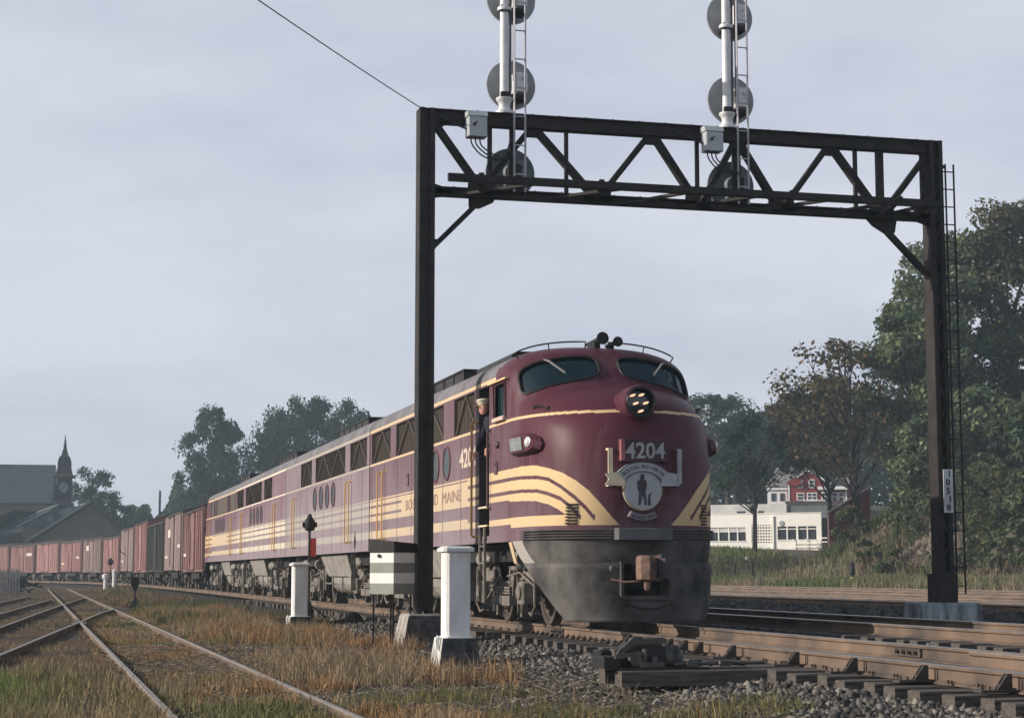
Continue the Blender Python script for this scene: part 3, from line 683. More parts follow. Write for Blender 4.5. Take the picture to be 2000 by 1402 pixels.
def truck(parent, yc):
    t = MB()
    for sg in (-1, 1):
        x = sg * 1.08; w = .09
        prof = [(-2.05, .98), (-1.75, 1.0), (-1.05, .96), (-.75, .70), (.75, .70), (1.05, .96), (1.75, 1.0), (2.05, .98), (2.05, .80), (1.78, .78), (1.72, .38), (1.02, .38), (.95, .62), (.72, .50), (-.72, .50), (-.95, .62), (-1.02, .38), (-1.72, .38), (-1.78, .78), (-2.05, .80)]
        pts = [(x - w / 2, yc + p, q) for p, q in prof]; t.prism(pts, (w, 0, 0))
        t.box(x - .2 if sg < 0 else x, x if sg < 0 else x + .2, yc - .62, yc + .62, .30, .46)                       # spring plank
        t.beam((x + sg * .1, yc - .66, .88), (x + sg * .1, yc - .52, .36), .04, .06, up=(1, 0, 0)); t.beam((x + sg * .1, yc + .66, .88), (x + sg * .1, yc + .52, .36), .04, .06, up=(1, 0, 0))
        for s2 in (-1, 1):
            t.tube([(x + sg * .12, yc + s2 * 1.95, .95), (x + sg * .13, yc + s2 * 1.98, .3), (x + sg * .12, yc + s2 * 1.75, .16), (x + sg * .1, yc + s2 * 1.55, .2)], .022, 6)
            t.beam((x + sg * .09, yc + s2 * .78, .9), (x + sg * .09, yc + s2 * .84, .18), .03, .05, up=(1, 0, 0))
            t.box(x - .05, x + .05, yc + s2 * .82 - .06, yc + s2 * .82 + .06, .12, .40)
        t.tube([(x + sg * .11, yc - 1.9, .62), (x + sg * .12, yc - 1.0, .84), (x + sg * .12, yc - .2, .78)], .018, 6)
        t.tube([(x + sg * .11, yc + .3, .80), (x + sg * .12, yc + 1.2, .40), (x + sg * .12, yc + 1.9, .36)], .02, 6)
    t.box(-1.05, 1.05, yc - .3, yc + .3, .5, .95); t.box(-1.0, 1.0, yc - 2.0, yc - 1.9, .7, .95); t.box(-1.0, 1.0, yc + 1.9, yc + 2.0, .7, .95)
    tr = t.build("truck", truckm, parent)
    for s2 in (-1.37, 1.37):
        m = MB()
        for sg in (-1, 1): m.lathe((sg * .69, yc + s2, .51), (sg, 0, 0), [(0, .54), (.025, .54), (.03, .51), (.13, .505), (.13, .43), (.09, .41), (.08, .2), (.14, .16), (.14, 0.01)], 28)
        m.bar((-.9, yc + s2, .51), (.9, yc + s2, .51), .09, 10); m.build("wheelset", wheelm, tr, smooth=True)
        for sg in (-1, 1):
            m = MB(); m.bbox(min(sg * 1.02, sg * 1.3), max(sg * 1.02, sg * 1.3), yc + s2 - .17, yc + s2 + .17, .34, .70, .03); m.lathe((sg * 1.28, yc + s2, .52), (sg, 0, 0), [(0, .13), (.05, .12), (.07, .08)], 12); m.build("journal_box", truckm, tr, smooth=True)
            m = MB()
            for k in range(5): m.lathe((sg * 1.12, yc + s2 - .34 if s2 > 0 else yc + s2 + .34, .46 + k * .06), (0, 0, 1), [(0, .05), (.02, .09), (.04, .09), (.06, .05)], 10, caps=False)
            m.build("spring", truckm, tr)
    for sg in (-1, 1):
        for s2 in (-1.28, 1.28):
            m = MB(); d = 1 if s2 > 0 else -1
            m.lathe((sg * 1.22, yc + s2 + d * .16, 1.07), (0, -d, 0), [(0, .06), (.015, .145), (.05, .15), (.24, .145), (.33, .09), (.42, .05), (.55, .035)], 16); m.build("brake_cylinder", tankm, tr, smooth=True)
        m = MB()
        for k in range(3):
            m.box(min(sg * 1.16, sg * 1.24), max(sg * 1.16, sg * 1.24), yc - .48, yc + .48, .485 + k * .045, .515 + k * .045)
        m.build("leaf_spring", truckm, tr)
    return tr
wheelm = mat("wheel_steel", (.075, .06, .052), .7, var=.4, scale=5)

def fuel_tank(parent, y0, y1):
    m = MB()
    def ft(y0_, z): w = np.interp(z, [.74, 1.3], [1.24, 1.40]); return [(-w, y0_, z), (w, y0_, z)]
    A = [(-1.40, y0, 1.30), (-1.24, y0 + .12, .75), (1.24, y0 + .12, .75), (1.40, y0, 1.30)]; B = [(-1.40, y1, 1.30), (-1.24, y1 - .55, .75), (1.24, y1 - .55, .75), (1.40, y1, 1.30)]
    m.rings([A, B]); m.build("fuel_tank", tankm, parent)
    m = MB(); n = 12; sec = [(-1.2 + .0, .74)] + [(-1.12 + .42 * (1 - cos(a)) - .06, .74 - .44 * sin(a)) for a in np.linspace(.1, pi / 2, 8)] + [(.76, .30)] + [(1.2, .74)]
    sec = [(-1.16, .735), (-1.17, .62), (-1.12, .48), (-1.02, .37), (-.86, .30), (.86, .30), (1.02, .37), (1.12, .48), (1.17, .62), (1.16, .735)]
    m.rings([[(x, y0 + .15, z) for x, z in sec], [(x, y1 - .6, z) for x, z in sec]]); m.build("water_tank", tankm, parent, smooth=True)
    m = MB()
    for y in (y0 + .6, y0 + 2.0, y1 - .9): m.box(-1.19, -1.165, y - .03, y + .03, .32, .74); m.box(1.165, 1.19, y - .03, y + .03, .32, .74)
    m.tube([(-1.15, y0 - .7, .45), (-1.18, y0 - .4, .5), (-1.18, y0 - .1, .62)], .03, 6); m.tube([(-1.1, y0 - 1.2, .55), (-1.15, y1 + .9, .55)], .025, 6)
    m.build("tank_strap", truckm, parent, kind='stuff')

def hatch(parent, y0, y1, z1=4.80, w=.72, ends=True):
    m = MB(); zb = 4.42
    for sx in (-1, 1):
        m.box(sx * w - .02, sx * w + .02, y0, y1, zb, z1 - .02)
    m.box(-w + .02, w - .02, y0, y0 + .04, zb, z1 - .02); m.box(-w + .02, w - .02, y1 - .04, y1, zb, z1 - .02)
    n = max(2, int((y1 - y0) / .9))
    for k in range(n + 1):
        y = y0 + (y1 - y0) * k / n
        for sx in (-1, 1): m.box(sx * (w + .03) - .012, sx * (w + .03) + .012, y - .02, y + .02, zb, z1 - .02)
    m.box(-w - .05, w + .05, y0 - .05, y1 + .05, z1 - .02, z1 + .012)
    for k in range(3): m.lathe((0, y0 + (y1 - y0) * (k + .5) / 3, z1 + .01), (0, 0, 1), [(0, .42), (.05, .42), (.06, .38)], 20)
    return m.build("roof_hatch", hatchm, parent)

def common(t, length, trucks, tank, ports, grills, rails, pm, pc, lead=False, holes=(), y0=0.0):
    col = lead_colour(lead)
    def hole(y, z):
        for a, b in grills:
            if a < y < b and 3.30 < z < 3.97: return True
        for a, b, c, d in holes:
            if a < y < b and c < z < d: return True
        return False
    se_y = NROWS[5:, 0]; se_z = NROWS[5:, 1]
    hole0 = hole
    if lead: hole = lambda y, z: hole0(y, z) or (z > 3.0 and y < float(np.interp(z, se_z, se_y)) - .015)
    ys = [2.3 if lead else 0.0, length, 3.3 if lead else .01, 5.35, 11.5] + [q for g in grills for q in g] + [q for h in holes for q in h[:2]] + list(np.arange(.9, length, .9))
    ys = [y for y in ys if (2.3 if lead else 0) <= y <= length]
    if lead: ys += list(np.linspace(2.3, 3.3, 34)) + list(np.linspace(3.3, 5.35, 20))
    zs = ZC + [q for h in holes for q in h[2:]] + (list(np.arange(1.7, 2.2, .02)) + list(np.arange(3.0, 4.0, .04))) * lead
    m = MB(); side_cells(m, -HW, ys, zs, col, hole); side_cells(m, HW, [y for y in ys], ZC + list(np.arange(3.0, 4.0, .04)) * lead, col, lambda y, z: lead and z > 3.0 and y < float(np.interp(z, se_z, se_y)) - .015)
    ar = roof_arc(); ys0 = 3.3 if lead else 0.0
    n = len(ar); V = [(x, y, z) for y in (ys0, length) for x, z in ar]; F = []; M = []
    for j in range(n - 1):
        F.append((j, j + n, j + n + 1, j + 1)); zc = (ar[j][1] + ar[j + 1][1]) / 2; M.append(1 if zc < 4.065 else 2)
    m.add(V, F); m.m[-len(F):] = M
    for y in ([length] if lead else [0.0, length]):
        pts = [(-HW, y, 1.33)] + [(x, y, z) for x, z in ar] + [(HW, y, 1.33)]; m.add(pts, [tuple(range(len(pts))) if y > 0 else tuple(range(len(pts)))[::-1]])
    m.add([(-HW, ys0, 1.33), (HW, ys0, 1.33), (HW, length, 1.33), (-HW, length, 1.33)], [(0, 1, 2, 3)])
    body = m.build("body", [pm, pc, roofm], t)
    # panel joints: narrow battens proud of the flank
    m = MB()
    for y in np.arange(5.9 if lead else 1.0, length, 1.52):
        if all(not (a - .05 < y < b + .05) for a, b in grills) or True: m.box(-HW - .006, -HW + .002, y - .012, y + .012, 1.35, 3.24)
    m.box(-HW - .01, -HW + .002, 2.35 if lead else 0, length, 1.33, 1.365)
    m.build("panel_batten", pm, body)
    for a, b in grills: grille(t, a, b)
    for y in ports: porthole(t, y)
    for y in rails: grab(t, y)
    for yc in trucks: truck(t, yc)
    if tank: fuel_tank(t, *tank)
    m = MB(); m.box(-1.2, 1.2, 1.2, length - .3, 1.02, 1.32); m.box(-.3, .3, -.2 if not lead else .6, length + .25, .75, 1.2); m.build("underframe", undm, t)
    m = MB(); m.box(-.55, .55, length, length + .16, 1.35, 3.6); m.build("diaphragm", rubber, t)
    return body

# ---------------- lead unit
LA = 15.33
lead = thing("diesel_locomotive", "lead maroon and cream streamlined diesel with rounded nose, number 4204, passing under the signal bridge", "locomotive", (8.70, V0, 0), group="maroon diesel units coupled together")
RAILS_A = [13.34, 13.9]
bodyA = common(lead, LA, (4.0, 13.1), (8.1, 11.5), (8.05, 7.07), [(4.83, 6.47), (7.38, 12.13), (12.79, 15.09)], RAILS_A, pm_a, pc_a, lead=True, holes=[(2.6, 3.35, 3.36, 3.89), (3.75, 4.5, 1.45, 3.97)])
# nose and cab shell
na, nb = len(NA), len(NB); ii, jj = np.meshgrid(np.arange(nb - 1), np.arange(na - 1), indexing='ij')
cz = (G[:-1, :-1, 2] + G[1:, 1:, 2]) / 2; cL = (LN[:-1, :-1] + LN[1:, 1:]) / 2; ca = (NA[:-1] + NA[1:])[None] / 2 + 0 * cz; cb = (NB[:-1] + NB[1:])[:, None] / 2 + 0 * cz
keep = ~(in_ws(ca, cb, 1) | in_ws(ca, cb, -1)) 
colr = nose_colour(cL, cz); colr[(cz > 3.3) & (cb > 6)] = 0
sideflat = (np.abs(ca) > .93)
colr[(cb > 13.55) & (np.abs(ca) < .80)] = 2
idx = np.arange(nb * na).reshape(nb, na)
F4 = np.stack([idx[:-1, :-1], idx[:-1, 1:], idx[1:, 1:], idx[1:, :-1]], -1)[keep]
me = bpy.data.meshes.new("nose_shell"); V = G.reshape(-1, 3)
me.vertices.add(len(V)); me.vertices.foreach_set('co', V.astype(np.float32).ravel()); k = len(F4)
me.loops.add(4 * k); me.loops.foreach_set('vertex_index', F4.astype(np.int32).ravel()); me.polygons.add(k)
me.polygons.foreach_set('loop_start', np.arange(0, 4 * k, 4, dtype=np.int32)); me.polygons.foreach_set('loop_total', np.full(k, 4, dtype=np.int32))
me.polygons.foreach_set('use_smooth', np.ones(k, dtype=bool))
for q in (pm_a, pc_a, roofm): me.materials.append(q)
me.polygons.foreach_set('material_index', colr[keep].astype(np.int32)); me.update(calc_edges=True); me.validate()
nose = bpy.data.objects.new("nose_shell", me); COL.objects.link(nose); nose.parent = lead
# windshields
for sg in (-1, 1):
    lp = ws_loop(sg, 80, 1.02); m = MB(); P = [npt(a=a, b=b, off=-.03) for a, b in lp]; cc = [npt(a=.385 * sg + (a - .385 * sg) * f, b=10.22 + (b - 10.22) * f, off=-.03) for f in (.66, .33) for a, b in lp]
    n = len(lp); V = P + cc + [npt(a=.385 * sg, b=10.22, off=-.03)]; F = []
    for r in (0, 1):
        for k in range(n): F.append((r * n + k, r * n + (k + 1) % n, (r + 1) * n + (k + 1) % n, (r + 1) * n + k))
    for k in range(n): F.append((2 * n + k, 2 * n + (k + 1) % n, 3 * n))
    m.add(V, F); w = m.build("windshield", glassm, lead, smooth=True)
    lp2 = ws_loop(sg, 96, 1.0); m = MB(); m.tube([npt(a=a, b=b, off=.004) for a, b in lp2] + [npt(a=lp2[0][0], b=lp2[0][1], off=.004)], .022, 6, caps=False); m.build("window_gasket", rubber, w)
    m = MB(); a0 = .28 * sg
    m.tube([npt(a=a0 + .14 * sg, b=11.06, off=.03), npt(a=a0 + .10 * sg, b=10.75, off=.05), npt(a=a0, b=9.9, off=.03)], [.012, .02, .018], 5); m.build("wiper", mat("wiper_grey", (.25, .235, .22), .5), w)
    # centre post highlight strip
# cab interior, seen dark through the openings
darkm = mat("cab_dark", (.012, .014, .014), .9)
m = MB(); m.box(-1.47, -.9, 2.45, 3.5, 3.2, 3.97); m.build("cab_lining", darkm, lead)
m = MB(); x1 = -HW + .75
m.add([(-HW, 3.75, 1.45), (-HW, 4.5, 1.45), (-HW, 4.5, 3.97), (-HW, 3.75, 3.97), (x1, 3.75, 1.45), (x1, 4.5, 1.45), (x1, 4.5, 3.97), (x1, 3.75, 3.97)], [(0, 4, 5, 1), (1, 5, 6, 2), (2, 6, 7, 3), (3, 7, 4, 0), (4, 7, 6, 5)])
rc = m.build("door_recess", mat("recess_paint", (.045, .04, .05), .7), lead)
dr = MB().bbox(-HW + .06, -HW + .10, 3.76, 4.02, 1.95, 3.95, .01).build("cab_door", pm_a, lead); MB().bbox(-HW + .05, -HW + .07, 3.80, 3.97, 3.1, 3.8, .01).build("door_glass", glassm, dr)
m = MB()
for z in (1.62, 1.93): m.box(-HW - .04, -HW + .2, 3.78, 4.47, z - .015, z + .015)
m.build("door_step", crm, lead)
m = MB()
for y in (3.95, 4.28): m.tube([(-HW - .03, y, 1.6), (-HW - .03, y, .34), (-HW + .1, y, .30)], .028, 6)
for z in (.36, .68, 1.0, 1.28): m.box(-HW - .05, -HW + .14, 3.95, 4.28, z - .012, z + .012)
m.build("cab_ladder", truckm, lead)
grab(lead, 4.64, 1.45, 3.42, r=.02, off=.10); grab(lead, 3.66, 1.9, 3.2, r=.014, off=.06, m_=pm_a)
m = MB(); m.tube([(-HW - .02, 2.58, 3.34), (-HW - .03, 2.58, 3.91), (-HW - .03, 3.37, 3.91), (-HW - .02, 3.37, 3.34)], .016, 6); cw = m.build("cab_window_frame", pm_a, lead)
MB().bbox(-HW - .07, -HW + .05, 2.62, 3.34, 3.30, 3.37, .02).build("arm_rest", mat("armrest_cloth", (.62, .45, .38), .8), cw)
MB().box(-HW + .05, -HW + .06, 2.98, 3.34, 3.38, 3.88).build("sliding_pane", glassm, cw)
MB().box(-HW - .05, -HW + .02, 2.5, 3.7, 3.955, 3.985).build("rain_gutter", pc_a, lead)
# headlight
hx, hz = -.10, 3.385
m = MB(); m.lathe((hx, .95, hz), (0, -1, 0), [(0, .16), (.25, .235), (.5, .26), (.88, .262), (.93, .25), (.935, .222), (.90, .215)], 32, caps=False)
hl = m.build("headlight_housing", pm_a, lead, smooth=True)
MB().lathe((hx, .04, hz), (0, -1, 0), [(0, .225), (.03, .235), (.045, .222), (.03, .205), (0, .2)], 32, caps=False).build("headlight_bezel", mat("bezel_dark", (.05, .04, .045), .35, metal=.6), hl, smooth=True)
MB().lathe((hx, .12, hz), (0, -1, 0), [(0, .215), (.02, .16), (.03, 0.001)], 32, caps=False).build("headlight_lens", mat("lens_dark", (.03, .035, .045), .15, metal=.3, spec=.8), hl, smooth=True)
lampm = mat("headlight_lamp", (.9, .8, .6), .3, emit=((1.0, .58, .32), 1.1), var=.02)
for dx, dz in ((-.11, .10), (.03, .11), (-.06, -.02), (.10, -.01), (.02, -.135)):
    m = MB(); m.tube([(hx + dx - .045, .075, hz + dz - .018), (hx + dx - .02, .07, hz + dz - .006), (hx + dx + .02, .07, hz + dz + .006), (hx + dx + .045, .075, hz + dz + .018)], [.006, .017, .017, .006], 8); m.build("lamp_bulb", lampm, hl, smooth=True)
# number board on the nose
fr = mat("plate_maroon", (.05, .018, .026), .5); numm = mat("number_grey", (.34, .34, .35), .6)
m = MB(); m.bbox(-.44, .29, -.07, .12, 2.485, 2.825, .012); pl = m.build("number_plate", fr, lead); MB().box(-.445, -.385, -.078, .0, 2.50, 2.81).build("plate_edge", mat("plate_pink", (.36, .12, .13), .6), pl)
text("number_text", "4204", .33, numm, pl, (-.37, -.072, 2.535), (1, 0, 0), (0, 0, 1), .006, .62, bold=.006)
# herald
crest = mat("crest_grey", (.38, .40, .42), .6, var=.1); cinkm = mat("crest_ink", (.06, .05, .06), .7); ringm = mat("crest_ring", (.40, .36, .25), .6)
ex, ez, er = -.085, 2.06, .285
m = MB(); m.lathe((ex, .045, ez), (0, -1, 0), [(0, er + .02), (.05, er + .02), (.055, er)], 44); he = m.build("herald", ringm, lead)
MB().lathe((ex, .0, ez), (0, -1, 0), [(0, er), (.014, er - .004)], 44).build("herald_field", crest, he)
fig = [(-.02, .235), (.015, .24), (.03, .225), (.045, .22), (.03, .21), (.035, .18), (.02, .165), (.06, .14), (.07, .05), (.05, .0), (.045, -.05), (.06, -.12), (.065, -.22), (.03, -.225), (.02, -.13), (.0, -.07), (-.015, -.13), (-.03, -.22), (-.07, -.225), (-.06, -.12), (-.055, -.04), (-.075, .04), (-.085, .13), (-.03, .16), (-.04, .19)]
m = MB(); m.prism([(ex - .01 + x, -.016, ez + z) for x, z in fig], (0, -.006, 0)); m.prism([(ex + .07, -.016, ez - .23), (ex + .12, -.016, ez - .22), (ex + .11, -.016, ez - .09), (ex + .145, -.016, ez - .02), (ex + .08, -.016, ez - .07)], (0, -.006, 0)); m.prism([(ex - .12, -.016, ez + .03), (ex - .10, -.016, ez + .04), (ex + .02, -.016, ez + .10), (ex + .015, -.016, ez + .085)], (0, -.006, 0)); m.build("militia_figure", cinkm, he)
def arc_strip(r0, r1, a0, a1, y0, y1, n=18, cz_=0):
    R = []
    for k in range(n + 1):
        a = a0 + (a1 - a0) * k / n; R.append([(ex + r0 * sin(a), y0, cz_ + r0 * cos(a)), (ex + r0 * sin(a), y1, cz_ + r0 * cos(a)), (ex + r1 * sin(a), y1, cz_ + r1 * cos(a)), (ex + r1 * sin(a), y0, cz_ + r1 * cos(a))])
    return R
m = MB(); cz0 = 1.93; m.rings(arc_strip(.40, .56, -.80, .80, -.035, .05, cz_=cz0)); ba = m.build("herald_banner", crest, he)
m = MB(); m.rings(arc_strip(.545, .555, -.76, .76, -.040, -.035, cz_=cz0)); m.rings(arc_strip(.405, .415, -.76, .76, -.040, -.035, cz_=cz0)); m.build("banner_line", cinkm, ba)
def arc_text(s, r, a0, a1, h, cz_, par, y=-.037, flip=1):
    n = len(s)
    for i, ch in enumerate(s):
        if ch == ' ': continue
        a = a0 + (a1 - a0) * (i + .5) / n; X = (cos(a), 0, -sin(a) * flip); Y = (sin(a) * flip, 0, cos(a))
        text("banner_letter", ch, h, cinkm, par, (ex + r * sin(a) - X[0] * h * .3, y, cz_ + flip * r * cos(a) - X[2] * h * .3), X, Y, .003)
arc_text("BOSTON AND MAINE", .45, -.74, .76, .085, cz0, ba)
for sg in (-1, 1):
    m = MB(); x = ex + sg * .40; pts = [(x, .0, 2.33), (x + sg * .19, .02, 2.30), (x + sg * .13, .01, 2.22), (x + sg * .19, .02, 2.13), (x - sg * .12, .0, 2.12), (x - sg * .10, .0, 2.30)]
    m.prism(pts, (0, -.02, 0)); m.build("ribbon_tail", crm if sg < 0 else crest, he)
m = MB(); m.rings(arc_strip(.36, .45, pi - .52, pi + .52, -.02, .08, cz_=2.06)); lo = m.build("lower_ribbon", mat("ribbon_dark", (.20, .17, .20), .6), he)
for i, ch in enumerate("MINUTE MAN"):
    if ch == ' ': continue
    a = -.42 + .84 * (i + .5) / 10; text("banner_letter", ch, .07, cinkm, lo, (ex + .435 * sin(a) - .02, -.022, 2.06 - .435 * cos(a)), (cos(a), 0, sin(a)), (-sin(a), 0, cos(a)), .003)
# nose grab irons
for x, z0, z1 in ((-.58, 2.13, 2.67), (.50, 2.17, 2.67)):
    y = npt(L=x, z=2.4).y; m = MB(); m.box(x - .035, x + .035, y - .10, y - .075, z0, z1)
    for z in (z0, z1): m.box(x - .035, x + .035, y - .09, y + .03, z - .015, z + .015)
    m.build("nose_grab", crm if x < 0 else numm, lead)
# class lights with number boards
for sg in (-1, 1):
    base = [(-2.72, 2.985), (-2.3, 2.99), (-1.95, 2.97), (-1.78, 2.90), (-1.73, 2.80), (-1.80, 2.71), (-1.98, 2.665), (-2.4, 2.66), (-2.72, 2.665)]
    top = [(-2.66, 2.955), (-2.3, 2.96), (-2.02, 2.94), (-1.89, 2.88), (-1.86, 2.81), (-1.90, 2.74), (-2.03, 2.70), (-2.4, 2.695), (-2.66, 2.70)]
    def rs(pts, off): return [npt(L=-sg * l, z=z, off=off) for l, z in pts]
    m = MB(); m.rings([rs(base, -.02), rs(base, .05), rs(top, .13)]); cl = m.build("class_light", pm_a, lead, smooth=True)
    nbp = [(-2.63, 2.93), (-2.18, 2.93), (-2.18, 2.725), (-2.63, 2.725)]; m = MB(); m.rings([rs(nbp, .10), rs(nbp, .14)]); m.build("number_glass", mat("number_glass", (.20, .215, .20), .25, var=.3, scale=9), cl)
    c = npt(L=-sg * -2.0, z=2.83, off=.11); nn = (npt(L=-sg * -2.0, z=2.83, off=.2) - c).normalized()
    MB().lathe(c, nn, [(0, .085), (.03, .085), (.035, .07), (.03, .05)], 20, caps=False).build("lamp_ring", mat("chrome_ring", (.5, .48, .45), .3, metal=.8), cl, smooth=True)
    MB().lathe(c, nn, [(0, .075), (.03, .07), (.055, .045), (.065, .001)], 16, caps=False).build("lamp_lens", mat("clear_lens", (.75, .76, .72), .08, spec=1.0, var=.05), cl, smooth=True)
# louvers
for sg in (-1, 1):
    m = MB()
    for k in range(7):
        z = 1.575 + k * .047; a = npt(L=sg * 1.26, z=z, off=.0); b = npt(L=sg * 1.05, z=z, off=.0); n = (npt(L=sg * 1.16, z=z, off=1) - npt(L=sg * 1.16, z=z, off=0))
        a2, b2 = a + n * .03, b + n * .03; m.add([a, b, b2 - Vector((0, 0, .012)), a2 - Vector((0, 0, .012)), a + Vector((0, 0, .016)), b + Vector((0, 0, .016))], [(0, 1, 2, 3), (3, 2, 5, 4)])
    m.build("nose_louver", blackm, lead)
# anticlimber and slotted valance
m = MB()
for z in (1.355, 1.395, 1.435, 1.475):
    R = []
    for a in np.linspace(-.86, .86, 60):
        p = npt(a=a, b=max((z - 1.33) / .47, 0.02), off=.0); q = npt(a=a, b=max((z - 1.33) / .47, 0.02), off=.05); R.append([(p.x, p.y, z - .009), (q.x, q.y, z - .009), (q.x, q.y, z + .009), (p.x, p.y, z + .009)])
    m.rings(R)
m.build("anticlimber_slat", pilotm, lead)
MB().bbox(-.49, .36, -.06, .22, 1.325, 1.50, .012).build("anticlimber", mat("anticlimber_grey", (.10, .10, .105), .6), lead)
# lower nose and pilot
def pil(z, L0, off, n=70):
    """points of the plan outline at height z from arc length -L0 to L0"""
    row = G[2].copy(); Lr = LN[2]; out = []
    for L in np.linspace(-L0, L0, n):
        x = np.interp(L, Lr, row[:, 0]); y = np.interp(L, Lr, row[:, 1]); out.append((x * (1 - off), y + off * 1.2, z))
    return out
m = MB(); lv = [(1.335, 2.95, 0), (1.22, 2.80, .004), (1.05, 2.55, .018), (.96, 2.38, .03)]
R = [pil(*q) for q in lv]; m.rings(R, closed=False, caps=False); Ri = [[(x * .97, y + .03, z) for x, y, z in r] for r in R]; m.rings(Ri[::-1], closed=False, caps=False)
lnz = m.build("lower_nose", [pilotm, pc_b], lead, smooth=True)
for p_ in lnz.data.polygons:
    if p_.index % 69 < 6 and p_.index < 69 * 3: p_.material_index = 1
m = MB(); R = []
for z, L0 in ((.985, 2.34), (.90, 2.20), (.7, 1.93), (.5, 1.68), (.3, 1.45), (.14, 1.28), (.105, 1.25)): R.append(pil(z, L0, .012 + (.985 - z) * .02, 90))
V = [p for r in R for p in r]; n = 90; F = []
for i in range(len(R) - 1):
    for j in range(n - 1):
        cx = (R[i][j][0] + R[i][j + 1][0]) / 2; czz = (R[i][0][2] + R[i + 1][0][2]) / 2
        if abs(cx - .0) < .36 and .45 < czz < .99: continue
        F.append((i * n + j, i * n + j + 1, (i + 1) * n + j + 1, (i + 1) * n + j))
m.add(V, F); po = m.build("pilot", pilotm, lead, smooth=True); sm = po.modifiers.new("thickness", 'SOLIDIFY'); sm.thickness = .03; sm.offset = -1
m = MB(); m.tube(curve_pts([(-.50, -.02, .50), (-.30, -.05, .36), (-.05, -.08, .30), (.25, -.06, .36), (.52, .0, .58)], 14), .018, 6); m.build("air_hose", rubber, lead)
m = MB(); m.box(-.36, .36, .10, .13, .44, .47); m.box(-.4, -.36, .1, .5, .45, 1.0); m.box(.36, .4, .1, .5, .45, 1.0); m.lathe((-.55, .07, .90), (0, -1, 0), [(0, .05), (.06, .045), (.07, .02)], 10); m.build("pilot_step", pilotm, lead)
# coupler
cpm = mat("coupler_rust", (.20, .12, .09), .8, var=.45, scale=9, bump=.3)
m = MB(); m.bar((0, 1.0, .90), (0, -.08, .90), .11, 10)
jaw = [(-.22, -.06), (.10, -.04), (.17, -.14), (.13, -.24), (.02, -.20), (-.05, -.24), (-.07, -.36), (-.13, -.42), (-.24, -.36), (-.27, -.20)]
m.rings([[(x * k - .02 * (1 - k), y * k, z) for x, y in jaw] for z, k in ((.71, .80), (.74, .97), (.86, 1.0), (1.0, 1.0), (1.07, .95), (1.09, .82))]); cp = m.build("coupler", cpm, lead, smooth=True)
kn = [(.02, -.10), (.20, -.10), (.25, -.2), (.22, -.36), (.12, -.40), (.05, -.33), (.10, -.26), (.04, -.2)]
m = MB(); m.rings([[(x, y, z) for x, y in kn] for z in (.75, 1.05)]); m.lathe((.13, -.2, 1.05), (0, 0, 1), [(0, .045), (.05, .045), (.06, .03)], 10); m.build("knuckle", mat("knuckle_dark", (.05, .047, .05), .7, var=.4), cp)
m = MB(); m.lathe((-.12, -.27, .58), (0, 0, 1), [(0, .03), (.04, .055), (.14, .045)], 8); m.tube([(-.1, -.2, .72), (-.42, -.12, .70), (-.60, -.02, .74)], .016, 6); m.build("uncoupling_lever", cpm, cp, smooth=True)
m = MB(); m.box(-1.25, 1.25, 1.0, 3.0, .9, 1.33); m.box(-1.0, 1.0, .55, 1.1, .6, 1.33); m.build("front_frame", undm, lead)
# side skirt plate behind the pilot, catching the sun
m = MB(); m.prism([(-HW + .012, 2.5, 1.33), (-HW + .012, 2.32, 1.33), (-HW + .03, 2.05, .985), (-HW + .05, 2.28, .985)], (.02, 0, 0)); m.build("skirt_plate", pc_a, lead)
# cab roof fittings
for sg in (-1, 1):
    m = MB(); P = [npt(a=sg * q, b=12.7, off=.10) for q in np.linspace(.05, .62, 14)]
    m.tube([npt(a=sg * .05, b=12.7, off=0)] + P + [npt(a=sg * .62, b=12.7, off=0)], .013, 6); m.tube([npt(a=sg * .3, b=12.7, off=0), npt(a=sg * .3, b=12.7, off=.10)], .01, 5); m.build("roof_grab", blackm, lead)
m = MB(); m.lathe((.02, 3.2, 4.64), (0, -1, 0), [(0, .03), (.5, .04), (.75, .055), (.88, .10), (.9, .105)], 20); m.box(-.03, .07, 2.6, 3.0, 4.45, 4.62); m.build("horn", blackm, lead, smooth=True)
m = MB(); m.lathe((.30, 3.0, 4.60), (0, -1, 0), [(0, .03), (.4, .03), (.62, .08), (.64, .085)], 16); m.box(.26, .34, 2.7, 2.9, 4.45, 4.6); m.build("horn", blackm, lead, smooth=True)
for sg in (-1, 1):
    m = MB(); a = npt(L=sg * 1.60, z=3.40, off=0); b = npt(L=sg * 1.42, z=3.36, off=.0); c = npt(L=sg * 1.52, z=3.38, off=.08)
    m.tube([a, a + (c - a) * .9, c, b + (c - b) * .9, b], .014, 6); m.lathe(a, Vector((sg * -.4, -1, .6)), [(-.01, .035), (.03, .03)], 8); m.lathe(b, Vector((sg * -.4, -1, .6)), [(-.01, .035), (.03, .03)], 8); m.build("hood_grab", blackm, lead)
hatch(lead, 9.1, 12.8, 4.84); m = MB(); m.box(-.80, .62, 4.7, 7.8, 4.66, 4.685); m.box(-.74, .56, 4.8, 7.7, 4.45, 4.66); m.box(-.84, -.82, 4.9, 7.6, 4.40, 4.66); m.build("roof_hatch", hatchm, lead)
m = MB()
for y in (12.95, 13.45): m.tube([(-.9, y, 4.40), (-.93, y, 4.52), (-.75, y + .05, 4.60), (-.55, y + .1, 4.56)], .012, 5)
m.build("lift_ring", blackm, lead)
